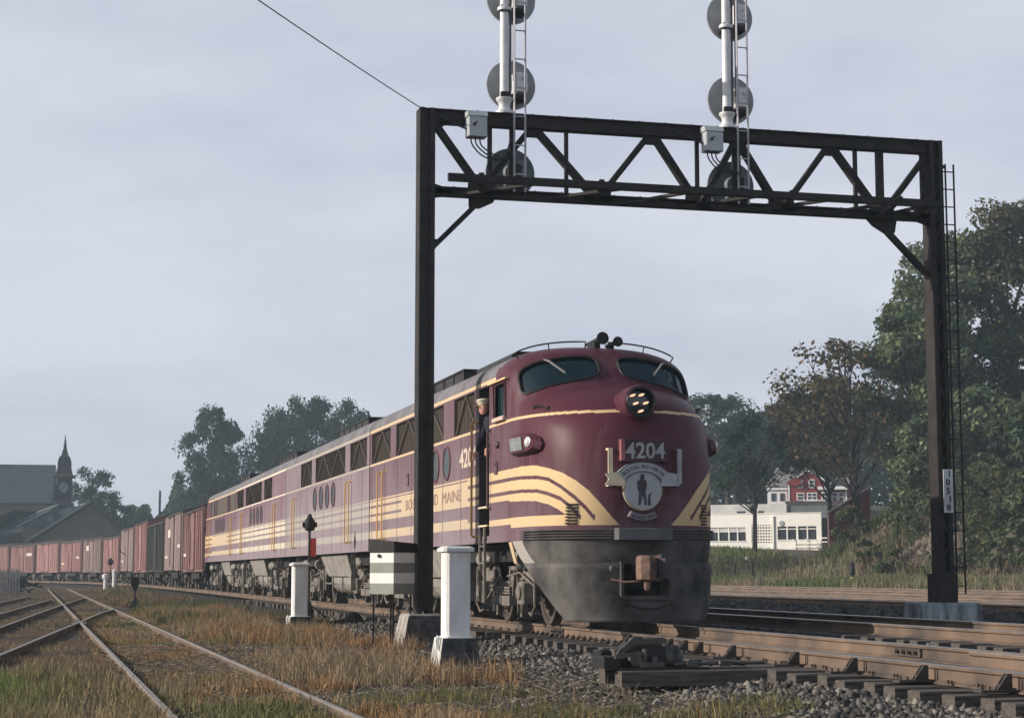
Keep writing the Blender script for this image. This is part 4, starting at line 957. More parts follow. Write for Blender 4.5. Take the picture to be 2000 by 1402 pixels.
# lettering
lettm = mat("letter_maroon", (.26, .15, .13), .6, var=.3); cremn = mat("number_cream", (.62, .5, .42), .6, var=.2)
for w_, y_, wd in (("BOSTON", 11.05, 1.98), ("AND", 8.80, .95), ("MAINE", 7.52, 1.62)): text("road_name", w_, .30, lettm, bodyA, (-HW - .003, y_, 2.115), (0, -1, 0), (0, 0, 1), .002, wd)
text("side_number", "4204", .46, cremn, bodyA, (-HW - .003, 6.0, 2.70), (0, -1, 0), (0, 0, 1), .002, 1.33, bold=.012)
for y, z0, z1 in ((10.8, 2.62, 2.86), (3.25, 2.45, 2.66)):
    m = MB(); m.bbox(-HW - .03, -HW, y - .09, y + .09, z0, z1, .01); m.bar((-HW - .03, y - .05, z1 - .05), (-HW - .05, y - .05, z1 - .05), .02, 6); m.build("access_box", pm_a, lead)
m = MB(); m.lathe((-HW, 3.12, 2.92), (-1, 0, 0), [(0, .06), (.03, .055), (.05, .02)], 10); m.build("filler_cap", fr, lead)

# ---------------- cabless units
def booster(name, label, y0, pm, pc, flip=False):
    t = thing(name, label, "locomotive", (8.70, V0 + y0, 0), group="maroon diesel units coupled together")
    L = 15.03; gr = [(.33, 2.73), (3.48, 8.6), (9.34, 11.57)]; po = (5.35, 6.4, 7.5, 8.65); ra = [2.45, 3.0, 12.4, 12.95]
    if flip: gr = [(L - b, L - a) for a, b in gr][::-1]; po = [L - p for p in po]; ra = [L - p for p in ra]
    common(t, L, (1.85, 10.9) if not flip else (L - 10.9, L - 1.85), (3.9, 8.4) if not flip else (L - 8.4, L - 3.9), po, gr, ra, pm, pc)
    for y in (2.7, 12.7): stirrup(t, y if not flip else L - y)
    hatch(t, *((4.6, 9.6) if not flip else (3.2, 8.2)), 4.80)
    m = MB(); m.box(-.6, .6, 11.5, 13.2, 4.5, 4.68); m.lathe((0, 12.3, 4.62), (0, 0, 1), [(0, .5), (.1, .5), (.12, .45)], 20); m.build("roof_fan", hatchm, t)
    return t
unit2 = booster("diesel_booster", "second maroon diesel unit without cab, grimy grey along its lower side", 15.43, pm_b, pc_b)
unit3 = booster("diesel_booster", "third maroon diesel unit without cab, with brighter cream stripes", 30.5, pm_c, pc_c, flip=True)
# rear cab unit faces backwards: a copy of the lead unit turned round
s4 = 45.6 + 15.35; p4 = on_path(s4)
unit4 = copy_tree(lead, "last maroon diesel of the set, facing backwards, coupled ahead of the red boxcars", (p4[0] - .05, p4[1], 0), pi + p4[2])
unit4.name = "diesel_locomotive_rear"; unit4.name = "diesel_locomotive"
def drop(o):
    for c in list(o.children): drop(c)
    bpy.data.objects.remove(o)
# the flank turned to the camera is the copy's far side: give it its own windows, portholes and handrails
for a, b in [(4.83, 6.47), (7.38, 12.13), (12.79, 15.09)]:
    for q in [c for c in unit4.children if c.name.startswith('side_grille')][:0]: pass
    grx = MB(); grx.box(HW + .002, HW + .012, a, b, 3.31, 3.96); g = grx.build("side_grille", grillem, unit4)
    m = MB(); m.beam((HW + .02, a, 3.31), (HW + .02, a, 3.96), .02, .06, up=(1, 0, 0)); m.beam((HW + .02, b, 3.31), (HW + .02, b, 3.96), .02, .06, up=(1, 0, 0)); m.build("grille_frame", pm_c, g)
for y in (8.05, 7.07, 9.1, 10.2): porthole(unit4, y, x=HW)
for y in (13.34, 13.9, 4.6, 3.6): grab(unit4, y, x=HW)

# ---------------- the engineman at the open door
man = thing("person", "crewman in dark clothes and pale cap leaning out of the lead locomotive's cab door", "person", (7.22, V0 + 4.12, 0))
def skinned(name, pts, edges, rad, m_, parent, lev=2, root=0):
    me = bpy.data.meshes.new(name); me.from_pydata(pts, edges, []); o = bpy.data.objects.new(name, me); COL.objects.link(o); o.parent = parent
    sk = o.modifiers.new("skin", 'SKIN'); sk.use_smooth_shade = True
    for i, r in enumerate(rad): me.skin_vertices[0].data[i].radius = (r, r) if not isinstance(r, tuple) else r
    for i, sv in enumerate(me.skin_vertices[0].data): sv.use_root = (i == root)
    sb = o.modifiers.new("smooth", 'SUBSURF'); sb.levels = lev; sb.render_levels = lev; me.materials.append(m_); return o
navy = mat("navy_cloth", (.018, .02, .035), .9, var=.3, scale=12); skin_ = mat("skin", (.52, .27, .20), .6, var=.08, scale=12)
pts = [(.28, .0, 2.78), (.20, .0, 3.02), (.10, .01, 3.26), (.06, .01, 3.40), (.02, .02, 3.50), (.28, .1, 2.4), (.3, .12, 2.05), (.28, -.1, 2.4), (.3, -.12, 2.05), (.04, .20, 3.36), (-.02, .30, 3.12), (-.10, .33, 2.90), (.10, -.20, 3.34), (.02, -.30, 3.12), (-.06, -.36, 2.92)]
ed = [(0, 1), (1, 2), (2, 3), (3, 4), (0, 5), (5, 6), (0, 7), (7, 8), (3, 9), (9, 10), (10, 11), (3, 12), (12, 13), (13, 14)]
body_ = skinned("body", pts, ed, [(.15, .11), (.15, .11), (.17, .12), (.14, .1), .055, .09, .07, .09, .07, .065, .052, .042, .065, .052, .042], navy, man)
def head_mb():
    m = MB(); prof = [(-.125, .02), (-.115, .05), (-.08, .07), (-.03, .078), (.02, .082), (.06, .08), (.10, .06), (.125, .02)]
    R = []
    for h, r in prof:
        ring = []
        for k in range(16):
            a = 2 * pi * k / 16; x = r * cos(a) * .92; y = r * sin(a) * 1.12
            if sin(a) > .8 and -.05 < h < .02: y += .012
            ring.append((x, y, h))
        R.append(ring)
    m.rings(R); m.prism([(-.012, .085, -.03), (.012, .085, -.03), (0, .115, -.025), (0, .088, .02)], (0, .004, 0)); return m
hd = head_mb().build("head", skin_, man, smooth=True); hd.location = (-.06, .03, 3.63); hd.rotation_euler = (-.1, 0, .35)
m = MB()
for sx in (-.03, .03): m.lathe((sx, .083, .012), (0, 1, 0), [(0, .009), (.006, .006)], 8)
m.box(-.022, .022, .084, .09, -.062, -.056)
for sx in (-.078, .078): m.lathe((sx, .0, .0), (1 if sx > 0 else -1, 0, 0), [(0, .022), (.012, .018)], 8)
m.build("face_feature", mat("face_dark", (.2, .09, .07), .7), hd)
capm = mat("tan_cap", (.60, .54, .40), .8, var=.12, scale=14)
m = MB(); m.rings([[(r * cos(a), r * 1.15 * sin(a), h) for a in np.linspace(0, 2 * pi, 18)[:-1]] for h, r in ((.045, .088), (.08, .094), (.115, .115), (.14, .10), (.15, .05))])
m.rings([[(r * cos(a), .02 + r * 1.7 * sin(a), .05 - .012 * (r > .09)) for a in np.linspace(.25, pi - .25, 12)] + [(r * cos(a), .02 + r * 1.7 * sin(a), .042 - .012 * (r > .09)) for a in np.linspace(pi - .25, .25, 12)] for r in (.07, .115)]); m.build("cap", capm, hd, smooth=True)
m = MB()
for s, e in ((1, (-.10, .33, 2.90)), (-1, (-.06, -.36, 2.92))):
    e = Vector(e); m.tube([e, e + Vector((-.03, .01, -.05)), e + Vector((-.04, .01, -.09))], [.034, .042, .03], 8)
    for k in range(4): m.tube([e + Vector((-.04, (k - 1.5) * .02, -.08)), e + Vector((-.055, (k - 1.5) * .022, -.12)), e + Vector((-.035, (k - 1.5) * .022, -.15 + abs(k - 1.4) * .008))], [.011, .01, .008], 6)
    m.tube([e + Vector((-.02, s * -.035, -.05)), e + Vector((-.05, s * -.055, -.08)), e + Vector((-.05, s * -.05, -.11))], [.012, .011, .008], 6)
m.build("hand", skin_, man, smooth=True)
# ================================================================== FREIGHT CARS
carcols = {
 'red': mat("car_oxide_red", (.16, .072, .068), .85, var=.3, scale=1.2, col2=(.27, .145, .135), stretch=(1, 1, .35)),
 'pink': mat("car_faded_red", (.27, .145, .138), .88, var=.25, scale=1.2, stretch=(1, 1, .35)),
 'brown': mat("car_brown", (.19, .135, .13), .88, var=.35, scale=1.2, stretch=(1, 1, .35)),
 'dark': mat("car_black", (.022, .026, .025), .8, var=.4, scale=1.5)}
carroof = mat("car_roof", (.06, .045, .045), .85, var=.3)
stencil = mat("car_stencil", (.62, .55, .50), .85, var=.3, scale=6)
def freight_truck(par, y):
    m = MB()
    for sg in (-1, 1):
        x = sg * 1.0; m.prism([(x - .05, y + p, q) for p, q in [(-1.1, .62), (-.8, .66), (-.4, .8), (.4, .8), (.8, .66), (1.1, .62), (1.1, .42), (.75, .42), (.35, .28), (-.35, .28), (-.75, .42), (-1.1, .42)]], (.1, 0, 0))
        for s2 in (-.84, .84): m.bbox(x + (-.17 if sg < 0 else .03), x + (-.03 if sg < 0 else .17), y + s2 - .12, y + s2 + .12, .36, .62, .02)
    m.box(-1.0, 1.0, y - .16, y + .16, .5, .85); tr = m.build("truck", wheelm, par)
    for s2 in (-.84, .84):
        m = MB()
        for sg in (-1, 1): m.lathe((sg * .69, y + s2, .42), (sg, 0, 0), [(0, .45), (.025, .45), (.03, .42), (.13, .415), (.12, .34), (.08, .3), (.1, .1)], 18)
        m.bar((-.8, y + s2, .42), (.8, y + s2, .42), .07, 8); m.build("wheelset", wheelm, tr, smooth=True)
def boxcar(label, s, colr, top=4.25, L=12.3, doors=1, ribs=True, stl=0, group="freight cars trailing round the curve"):
    p = on_path(s + L / 2); c = carcols[colr]
    t = thing("boxcar", label, "boxcar", (p[0], p[1], 0), p[2], group); h = L / 2; W = 1.42; ze = top - .42
    m = MB(); ar = [(-W, ze), (-W * .98, ze + .05), (-W * .5, ze + .25), (0, ze + .36), (W * .5, ze + .25), (W * .98, ze + .05), (W, ze)]
    sec = [(-W, .98)] + ar + [(W, .98)]; m.rings([[(x, -h, z) for x, z in sec], [(x, h, z) for x, z in sec]]); body = m.build("body", c, t)
    m = MB(); o2 = [(x * 1.03, z + .02) for x, z in ar] + [(x * 1.03, z - .03) for x, z in ar[::-1]]; m.rings([[(x, -h - .03, z) for x, z in o2], [(x, h + .03, z) for x, z in o2]])
    for k in range(1, 10): y = -h + L * k / 10; m.rings([[(x, y - .03, z + .035) for x, z in ar] , [(x, y + .03, z + .035) for x, z in ar]], closed=False, caps=False)
    roof = m.build("roof", carroof, t)
    m = MB(); m.box(-.32, .32, -h - .2, h + .2, top - .02, top + .02)
    for k in range(7): y = -h + .3 + (L - .6) * k / 6; m.box(-.28, .28, y - .04, y + .04, top - .09, top - .02)
    m.build("running_board", carroof, roof)
    for sg in (-1, 1):
        x = sg * W
        m = MB(); m.box(min(x, x + sg * .06), max(x, x + sg * .06), -.98, .98, 1.03, ze - .08)
        for k in range(5): z = 1.25 + k * (ze - 1.5) / 4; m.box(min(x + sg * .06, x + sg * .08), max(x + sg * .06, x + sg * .08), -.94, .94, z - .03, z + .03)
        d = m.build("door", c, t); m = MB(); m.box(min(x, x + sg * .12), max(x, x + sg * .12), -1.0, 3.0, ze - .08, ze - .02); m.box(min(x, x + sg * .10), max(x, x + sg * .10), -1.0, 3.0, .96, 1.03)
        m.beam((x + sg * .09, .85, 1.2), (x + sg * .09, .85, 2.9), .03, .03); m.build("door_track", carroof, d)
        if ribs:
            m = MB()
            for k in range(13):
                y = -h + .1 + (L - .2) * k / 12
                if abs(y) > 1.1: m.box(min(x, x + sg * .035), max(x, x + sg * .035), y - .025, y + .025, 1.0, ze - .02)
            m.box(min(x, x + sg * .04), max(x, x + sg * .04), -h, h, .90, 1.0); m.build("side_rib", c, body)
        for y0_ in (-h + .12, h - .5):
            m = MB()
            for yy in (y0_, y0_ + .38): m.beam((x + sg * .05, yy, .7), (x + sg * .05, yy, ze - .1), .02, .03)
            for k in range(9):
                z = .95 + k * .35
                if z < ze - .1: m.box(min(x + sg * .04, x + sg * .06), max(x + sg * .04, x + sg * .06), y0_, y0_ + .38, z - .01, z + .01)
            m.build("ladder", carroof, t)
        if stl and sg < 0:
            m = MB(); x0 = x - .004 - .04 * ribs
            for a, b, z0, z1 in ((-4.9, -2.4, 2.7, 3.0), (-4.7, -3.1, 2.25, 2.42), (1.9, 3.4, 2.9, 3.35), (3.7, 5.2, 1.7, 1.85)): 
                if random.random() < .4: m.box(x0 - .004, x0, a, b, z0, z1)
            if m.v: m.build("stencil_patch", stencil, body, kind="stuff")
    # end: cross ribs, hand brake wheel
    m = MB()
    for k in range(6): z = 1.3 + k * (ze - 1.5) / 5; m.box(-W + .08, W - .08, -h - .05, -h, z - .04, z + .04); m.box(-W + .08, W - .08, h, h + .05, z - .04, z + .04)
    m.build("end_rib", c, body); m = MB(); m.lathe((.5, -h - .1, ze - .35), (0, -1, 0), [(0, .24), (.02, .26), (.04, .24), (.02, .22)], 16, caps=False); m.bar((.5, -h, ze - .35), (.5, -h - .12, ze - .35), .03, 6); m.bar((.27, -h - .12, ze - .35), (.73, -h - .12, ze - .35), .014, 5); m.build("brake_wheel", carroof, t)
    m = MB(); m.box(-1.2, 1.2, -h + .1, h - .1, .82, .98); m.box(-.18, .18, -h - .5, h + .5, .7, .95); m.box(-1.3, -1.2, -2.2, 2.2, .55, .98); m.box(1.2, 1.3, -2.2, 2.2, .55, .98); m.build("underframe", undm, t)
    for y in (-h + 1.9, h - 1.9): freight_truck(t, y)
    return t
s0 = 61.0; pitch = 13.0
CARS = [("red boxcar coupled right behind the last diesel unit", 'red', 4.35, 1), ("tall brownish grey boxcar, second behind the diesels", 'brown', 4.55, 1), ("dark blackish boxcar between two red ones", 'dark', 4.35, 0),
        ("red boxcar just behind the dark one", 'pink', 4.75, 0), ("tall faded brown boxcar, fifth behind the diesels", 'brown', 4.65, 1), ("pale pink red boxcar above the small white posts", 'pink', 4.2, 0),
        ("brownish boxcar with pale stencils near the curve's bend", 'brown', 4.25, 1), ("red boxcar left of the brownish one in the curve", 'red', 4.25, 1), ("faded red boxcar below the station gable", 'pink', 4.3, 0),
        ("red boxcar below the clock tower's left roof slope", 'red', 4.2, 1), ("red boxcar at the left edge of the picture", 'red', 4.25, 1), ("boxcar half out of view at the far left", 'pink', 4.2, 0)]
for i, (lab, cc, top, st) in enumerate(CARS): boxcar(lab, s0 + i * pitch, cc, top, L=12.3, stl=st, ribs=(i % 3 != 1))
m = MB(); p = on_path(s0 + .4)  # canvas-wrapped corner post between unit and car is part of the rear unit

# ================================================================== SIGNAL BRIDGE
GV = 30.4; GS = GV / 29.6
def g(u, z, v=None): return (u * GS, GV if v is None else v, (z - .83) * GS + .83)
sb = thing("signal_bridge", "black steel lattice signal bridge spanning both main tracks over the locomotive", "signal bridge")
def post(u, zb):
    m = MB(); x, _, zt = g(u, 8.69); w = .125; d = .17
    for sx in (-1, 1): m.box(x + sx * w - .012, x + sx * w + .012, GV - d, GV + d, zb, zt)
    for sx in (-1, 1):
        for sy in (-1, 1): m.box(min(x + sx * w, x + sx * (w - .075)), max(x + sx * w, x + sx * (w - .075)), GV + sy * d - .01, GV + sy * d + .01, zb, zt)
    z = zb + .3; k = 0
    while z < zt - .8:
        s = 1 if k % 2 else -1
        for sy in (-1, 1): m.beam((x - s * .1, GV + sy * (d - .02), z), (x + s * .1, GV + sy * (d - .02), z + .42), .05, .012, up=(0, 1, 0))
        z += .42; k += 1
    return m
pl_ = post(6.08, .15); pl_.box(g(6.08, 0)[0] - .115, g(6.08, 0)[0] + .115, GV - .155, GV - .145, .2, 8.8); pl_.build("post", steelm, sb)
x = g(15.52, 0)[0]; pr = post(15.56, .3); pr.box(x - .17, x + .21, GV - .22, GV + .22, .3, .82); pr.build("post", steelm, sb, label="right post of the bridge, standing past the second track, with a number board")
TV = GV
def chord(name, a, b, h, d, vv=None, n=1):
    m = MB(); A = g(*a, vv); B = g(*b, vv)
    m.beam(A, B, d, h); 
    m.beam((A[0], A[1] - d / 2 - .04, A[2] + h / 2 - .01), (B[0], B[1] - d / 2 - .04, B[2] + h / 2 - .01), .09, .02)
    m.beam((A[0], A[1] - d / 2 - .04, A[2] - h / 2 + .01), (B[0], B[1] - d / 2 - .04, B[2] - h / 2 + .01), .09, .02)
    k = 0
    while k < 60:
        q = k / 60; x_ = A[0] + (B[0] - A[0]) * q; z_ = A[2] + (B[2] - A[2]) * q + h / 2 + .012; m.lathe((x_, A[1] - d / 2 - .03, z_), (0, 0, 1), [(0, .015), (.012, .012)], 5); k += 3
    return m.build(name, steelm, sb)
chord("top_chord", (6.0, 8.57), (15.70, 8.57), .24, .16)
chord("bottom_chord", (6.08, 7.27), (15.6, 7.27), .15, .14)
# lower walkway beam, nearer to the camera, with its horizontal bracing
NV = GV - 1.55; nf = NV / GV
def gn(u, z): return (u * GS, NV, (z - .83) * GS + .83)
m = MB(); A = (6.31, NV, 7.37); B = (15.25, NV, 7.37); m.beam(A, B, .09, .13); m.box(A[0], B[0], NV - .09, NV + .02, A[2] - .07, A[2] - .055); m.build("walkway_beam", steelm, sb)
brc = [6.4, 7.9, 9.4, 10.5, 11.8, 13.1, 14.2, 14.85]
for i in range(len(brc) - 1):
    m = MB(); a, b = (brc[i], brc[i + 1]); z_ = (7.22 - .83) * GS + .83
    m.beam((b * GS, NV, z_), ((a + .15) * GS, GV, z_), .09, .05); m.build("walkway_brace", steelm, sb)
for u_ in (7.05, 9.1, 11.0, 12.5, 14.5, 15.1):
    m = MB(); z_ = (7.26 - .83) * GS + .83; m.beam(((u_ - .35) * GS, NV, z_), (u_ * GS, GV, z_), .09, .09); m.build("walkway_bracket", steelm, sb)
D = [(6.2, 8.5, 7.05, 7.35), (7.95, 8.5, 7.05, 7.35), (7.98, 8.5, 9.1, 7.3), (10.1, 8.5, 9.15, 7.3), (10.16, 8.5, 10.98, 7.3), (11.72, 8.5, 11.05, 7.3), (11.75, 8.5, 12.52, 7.3), (13.5, 8.5, 12.6, 7.3), (13.55, 8.5, 14.48, 7.3), (15.5, 8.5, 14.55, 7.3)]
for i, (a, b, c, d) in enumerate(D):
    m = MB(); w = .19 if i % 2 == 0 else .125; m.beam(g(a, b), g(c, d), .10, w, up=(0, 1, 0)); A = Vector(g(a, b)); B = Vector(g(c, d)); m.beam(A - Vector((0, .06, 0)), B - Vector((0, .06, 0)), .012, w + .04 if False else w * .5, up=(0, 1, 0)); m.build("diagonal", steelm, sb)
for u_, w in ((7.2, .07), (8.57, .06), (10.98, .06), (11.75, .09), (14.02, .06), (14.5, .14), (15.35, .07)):
    m = MB(); m.box(u_ * GS - w / 2, u_ * GS + w / 2, GV - .05, GV + .03, g(0, 7.3)[2], g(0, 8.5)[2]); m.build("vertical", steelm, sb)
def gus(pts, v=None):
    m = MB(); m.prism([g(u, z, GV - .07) for u, z in pts], (0, .02, 0)); return m.build("gusset_plate", steelm, sb)
gus([(6.0, 8.66), (6.5, 8.66), (6.45, 8.45), (6.2, 8.3), (6.0, 8.25)])
gus([(6.15, 7.42), (6.5, 7.32), (6.5, 7.2), (6.15, 7.14)])
for u_ in (7.05, 9.12, 10.98, 12.55, 14.5): gus([(u_ - .26, 7.20), (u_ + .26, 7.20), (u_ + .24, 7.48), (u_ + .1, 7.56), (u_ - .15, 7.56), (u_ - .24, 7.44)])
gus([(6.82, 7.22), (7.3, 7.22), (7.25, 7.12), (7.0, 7.0), (6.82, 7.02)]); gus([(14.15, 7.22), (14.8, 7.22), (14.75, 6.95), (14.55, 6.92), (14.3, 7.06)])
for u_ in (7.97, 10.13, 11.74, 13.53): gus([(u_ - .22, 8.55), (u_ + .22, 8.55), (u_ + .13, 8.30), (u_ - .13, 8.30)])
gus([(15.15, 8.6), (15.6, 8.6), (15.6, 8.3), (15.45, 8.25), (15.2, 8.48)]); gus([(15.1, 7.36), (15.5, 7.3), (15.5, 7.08), (15.1, 7.2)])
for a, b in (((7.0, 7.12), (6.17, 6.27)), ((14.45, 7.15), (15.47, 6.15))):
    m = MB(); m.beam(g(*a), g(*b), .09, .13 if a[0] > 10 else .07, up=(0, 1, 0)); m.build("knee_brace", steelm, sb)
gus([(6.15, 6.45), (6.36, 6.44), (6.15, 6.15)]); 
# ladder on the outer side of the right post
m = MB(); xl = 15.73 * GS
for dx in (.0, .17): m.box(xl + dx - .012, xl + dx + .012, GV - .2, GV - .17, .45 if dx else .45, g(0, 8.25)[2])
z = .6
while z < g(0, 8.2)[2]: m.box(xl - .06, xl + .17, GV - .195, GV - .175, z - .01, z + .01); z += .335
for z in (.9, 2.6, 4.4, 6.3, 8.4): m.box(xl - .12, xl + .0, GV - .2, GV - .15, z - .03, z + .03)
m.build("ladder", blackm, sb)
# number board
nb_ = MB().bbox(15.56 * GS - .07, 15.56 * GS + .12, GV - .245, GV - .225, 1.93, 2.72, .004).build("number_board", mat("board_grey", (.50, .52, .52), .7), sb)
for i, ch in enumerate("10518"): text("board_digit", ch, .165, blackm, nb_, (15.56 * GS - .02 + (.03 if ch == '1' else 0), GV - .247, 2.585 - i * .155), (1, 0, 0), (0, 0, 1), .003, bold=.004)
# junction boxes with cables
boxm = mat("box_grey", (.42, .45, .46), .6, var=.12, scale=5)
for u_, cu in ((6.9, 7.45), (11.17, 11.6)):
    x, _, z = g(u_, 8.42); m = MB(); m.bbox(x - .17, x + .17, GV - .42, GV - .16, z - .24, z + .12, .02)
    m.prism([(x - .18, GV - .43, z + .12), (x - .18, GV - .14, z + .12), (x - .18, GV - .14, z + .22), (x - .18, GV - .36, z + .22)], (.36, 0, 0)); jb = m.build("junction_box", boxm, sb)
    m = MB(); m.lathe((x - .06, GV - .42, z - .03), (0, -1, 0), [(0, .03), (.05, .02)], 8); m.beam((x - .09, GV - .45, z - .06), (x - .02, GV - .46, z + .01), .02, .02); m.build("box_latch", steelm, jb)
    m = MB(); m.box(x - .3, x + .3, GV - .14, GV - .09, z + .06, z + .10); m.build("box_bracket", steelm, jb)
    for k in range(3):
        x0 = x - .1 + k * .08; m = MB(); m.tube(curve_pts([(x0, GV - .3, z - .24), (x0 + .03, GV - .3, z - .38), (x0 + .22, GV - .28, z - .56 + k * .03), (x0 + .5, GV - .22, z - .60), (cu * GS - .0, GV - .18, z - .50), (cu * GS + .12, GV - .15, z - .1), (cu * GS + .13, GV - .15, z + .12)], 16), .014, 5); m.build("cable", cableb, jb)
    m = MB(); m.tube([(x - .17, GV - .3, z - .1), (x - .35, GV - .25, z - .02), (x - .7, GV - .12, z + .18)], .018, 5); m.build("cable", cableb, jb)
# concrete footings
def footing(label, x0, x1, y0, y1, zt, zb, tap, m_=concm):
    m = MB(); m.rings([[(x0 - tap, y0 - tap, zb), (x1 + tap, y0 - tap, zb), (x1 + tap, y1 + tap, zb), (x0 - tap, y1 + tap, zb)], [(x0, y0, zt - .03), (x1, y0, zt - .03), (x1, y1, zt - .03), (x0, y1, zt - .03)], [(x0 + .03, y0 + .03, zt), (x1 - .03, y0 + .03, zt), (x1 - .03, y1 - .03, zt), (x0 + .03, y1 - .03, zt)]])
    o = m.build("concrete_footing", m_); tag(o, label, "concrete footing"); o.data.materials.append(darkc if m_ is concm else m_)
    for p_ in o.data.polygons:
        if p_.normal.y < -.8: p_.material_index = 1  # front face takes the second, darker concrete where one is given
    return o
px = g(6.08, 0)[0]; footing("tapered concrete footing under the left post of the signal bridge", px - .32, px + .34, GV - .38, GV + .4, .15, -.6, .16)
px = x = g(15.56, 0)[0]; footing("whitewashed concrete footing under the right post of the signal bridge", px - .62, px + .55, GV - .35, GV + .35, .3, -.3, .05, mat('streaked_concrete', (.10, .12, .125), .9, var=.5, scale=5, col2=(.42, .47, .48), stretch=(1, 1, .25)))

discd = mat("signal_disc_dark", (0.13, 0.16, 0.18), 0.6, var=0.25, scale=2.5)
# ---------------- searchlight signals
def signal(label, u0, ub):
    x = u0 * GS; zb = g(0, 8.69)[2]
    t = thing("signal_mast", label, "railway signal", (x, GV - .02, zb), group="signal masts on the bridge")
    m = MB(); m.lathe((0, 0, 0), (0, 0, 1), [(0, .17), (.05, .17), (.08, .11), (.16, .10), (.22, .12), (.26, .15), (.29, .15), (.30, .085), (4.2, .075)], 20); m.build("mast", alum, t, smooth=True)
    for q in (1.97, 3.5): MB().lathe((0, 0, q - .1), (0, 0, 1), [(0, .08), (.02, .13), (.07, .13), (.12, .08)], 16).build("mast_collar", alum, t, smooth=True)
    m = MB(); m.tube([(.10, -.02, .1), (.11, -.02, 4.2)], .02, 6); m.tube([(.155, -.05, .6), (.155, -.05, 4.2)], .014, 6); m.build("conduit", mat("conduit_dark", (.10, .09, .11), .6), t)
    m = MB()
    for dx in (.14, .34): m.beam((dx, -.16, -1.42), (dx, -.16, 4.2), .022, .03)
    z = -1.1
    while z < 4.2: m.box(.14, .34, -.17, -.15, z - .01, z + .01); z += .52
    m.build("mast_ladder", mat("ladder_grey", (.42, .40, .42), .5), t)
    for k, zc in enumerate((g(0, 7.75)[2] - zb, g(0, 9.31)[2] - zb, g(0, 10.85)[2] - zb)):
        dx = .21; y = .34 if k else .40
        m = MB(); m.lathe((dx, y, zc), (0, 1, 0), [(0, .02), (.0, .45), (.02, .455), (.05, .45)], 48, caps=True); dk = m.build("signal_disc", discd if k == 0 else discm, t, smooth=True, label="round signal background plate seen from behind")
        m = MB(); m.lathe((dx, y - .02, zc), (0, -1, 0), [(0, .15), (.06, .15), (.10, .12)], 20); m.bbox(dx - .02, dx + .22, y - .34, y - .02, zc - .20, zc + .17, .02); m.box(dx + .02, dx + .05, y - .36, y - .34, zc - .12, zc + .12); m.box(dx - .14, dx + .20, y - .24, y, zc - .27, zc - .23)
        m.lathe((dx + .13, y - .34, zc + .05), (0, -1, 0), [(0, .03), (.03, .02)], 8); m.build("lamp_case", discd if k == 0 else alum, dk, smooth=True)
        m = MB(); m.lathe((dx, y + .05, zc), (0, 1, 0), [(0, .12), (.34, .13), (.34, .12), (0, .11)], 20, caps=False); m.build("signal_hood", blackm, dk, smooth=True)
        if k:
            m = MB(); m.box(-.02, dx + .2, .02, y, zc - .33, zc - .25); m.box(-.08, .08, -.09, .12, zc - .36, zc - .24); m.tube([(dx + .08, y - .2, zc - .2), (dx + .04, y - .2, zc - .38), (.16, .0, zc - .47), (.1, 0, zc - .5)], .022, 6); m.build("bracket_arm", blackm, dk)
        else:
            m = MB(); m.box(dx - .12, dx + .16, -.14, y, zc - .36, zc - .28); m.box(dx - .12, dx + .10, .0, .12, zc - .34, zc + .08); m.box(dx - .1, dx - .04, .03, .1, zc + .0, -.1); m.build("bracket_arm", steelm, dk)
    return t
signal("left one of the two tall white signal masts on the bridge", 7.46, 7.65)
signal("right one of the two tall white signal masts on the bridge", 11.56, 11.77)
# guy wire to the line pole beside the yard, outside the picture
wire = thing("guy_wire", "thin overhead wire from the bridge's left top corner up to the left", "wire", (6.15, GV, 8.93))
m = MB(); P = []
for k in range(25):
    q = k / 24; P.append((-13.6 * q, -26.2 * q, -1.35 * q - .9 * q * (1 - q)))
m.tube(P, .009, 5); m.build("strand", cableb, wire)
pole = thing("line_pole", "wooden line pole holding the far end of the overhead wire", "utility pole", (-7.5, 4.2, gz1(-7.5, 4.2)))
MB().lathe((0, 0, -.5), (0, 0, 1), [(0, .17), (9.2, .11)], 12).build("pole", tie_m, pole, smooth=True)
MB().box(-.9, .9, -.06, .06, 7.6, 7.72).build("crossarm", tie_m, pole)
# ================================================================== LINESIDE THINGS
def white_post(label, u, v, zt, zj, zb, w=.34, dep=.42, group=None):
    t = thing("white_post", label, "concrete post", (u, v, 0), 0, group)
    m = MB(); c = .035
    def ring(z, e, cc=c): return [(cc - e, -e, z), (w - cc + e, -e, z), (w + e, cc - e, z), (w + e, dep - cc + e, z), (w - cc + e, dep + e, z), (cc - e, dep + e, z), (-e, dep - cc + e, z), (-e, cc - e, z)]
    m.rings([ring(zj, 0), ring(zt, 0)]); m.build("shaft", whpost, t)
    MB().rings([ring(zt, .0), ring(zt, .045), ring(zt + .045, .05), ring(zt + .075, .0)]).build("cap", whpost, t)
    MB().rings([ring(zj - .0, .03), ring(zj + .015, .03), ring(zj + .02, .0)]).build("collar", whpost, t)
    m = MB(); a = .07; m.rings([[(-a - .10, -a - .08, zb), (w + a + .10, -a - .08, zb), (w + a + .1, dep + a + .1, zb), (-a - .1, dep + a + .1, zb)], [(-a, -a, zj), (w + a, -a, zj), (w + a, dep + a, zj), (-a, dep + a, zj)]]); bo = m.build("base", [mat("base_concrete", (.42, .41, .39), .95, var=.35, scale=4, bump=.4), darkc], t)
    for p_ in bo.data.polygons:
        if p_.normal.y < -.8: p_.material_index = 1  # front of the base is darker than its other sides
    m = MB(); m.tube([(-.10, .05, zj + .02), (-.13, .05, zj - .02), (-.12, .05, zj - .16)], .03, 6); m.build("lifting_loop", whpost, t)
    return t
gp = "white concrete lineside posts"
white_post("large white concrete post on a tapered base in the foreground grass", 5.41, 24.7, 1.13, -.06, -.75, group=gp)
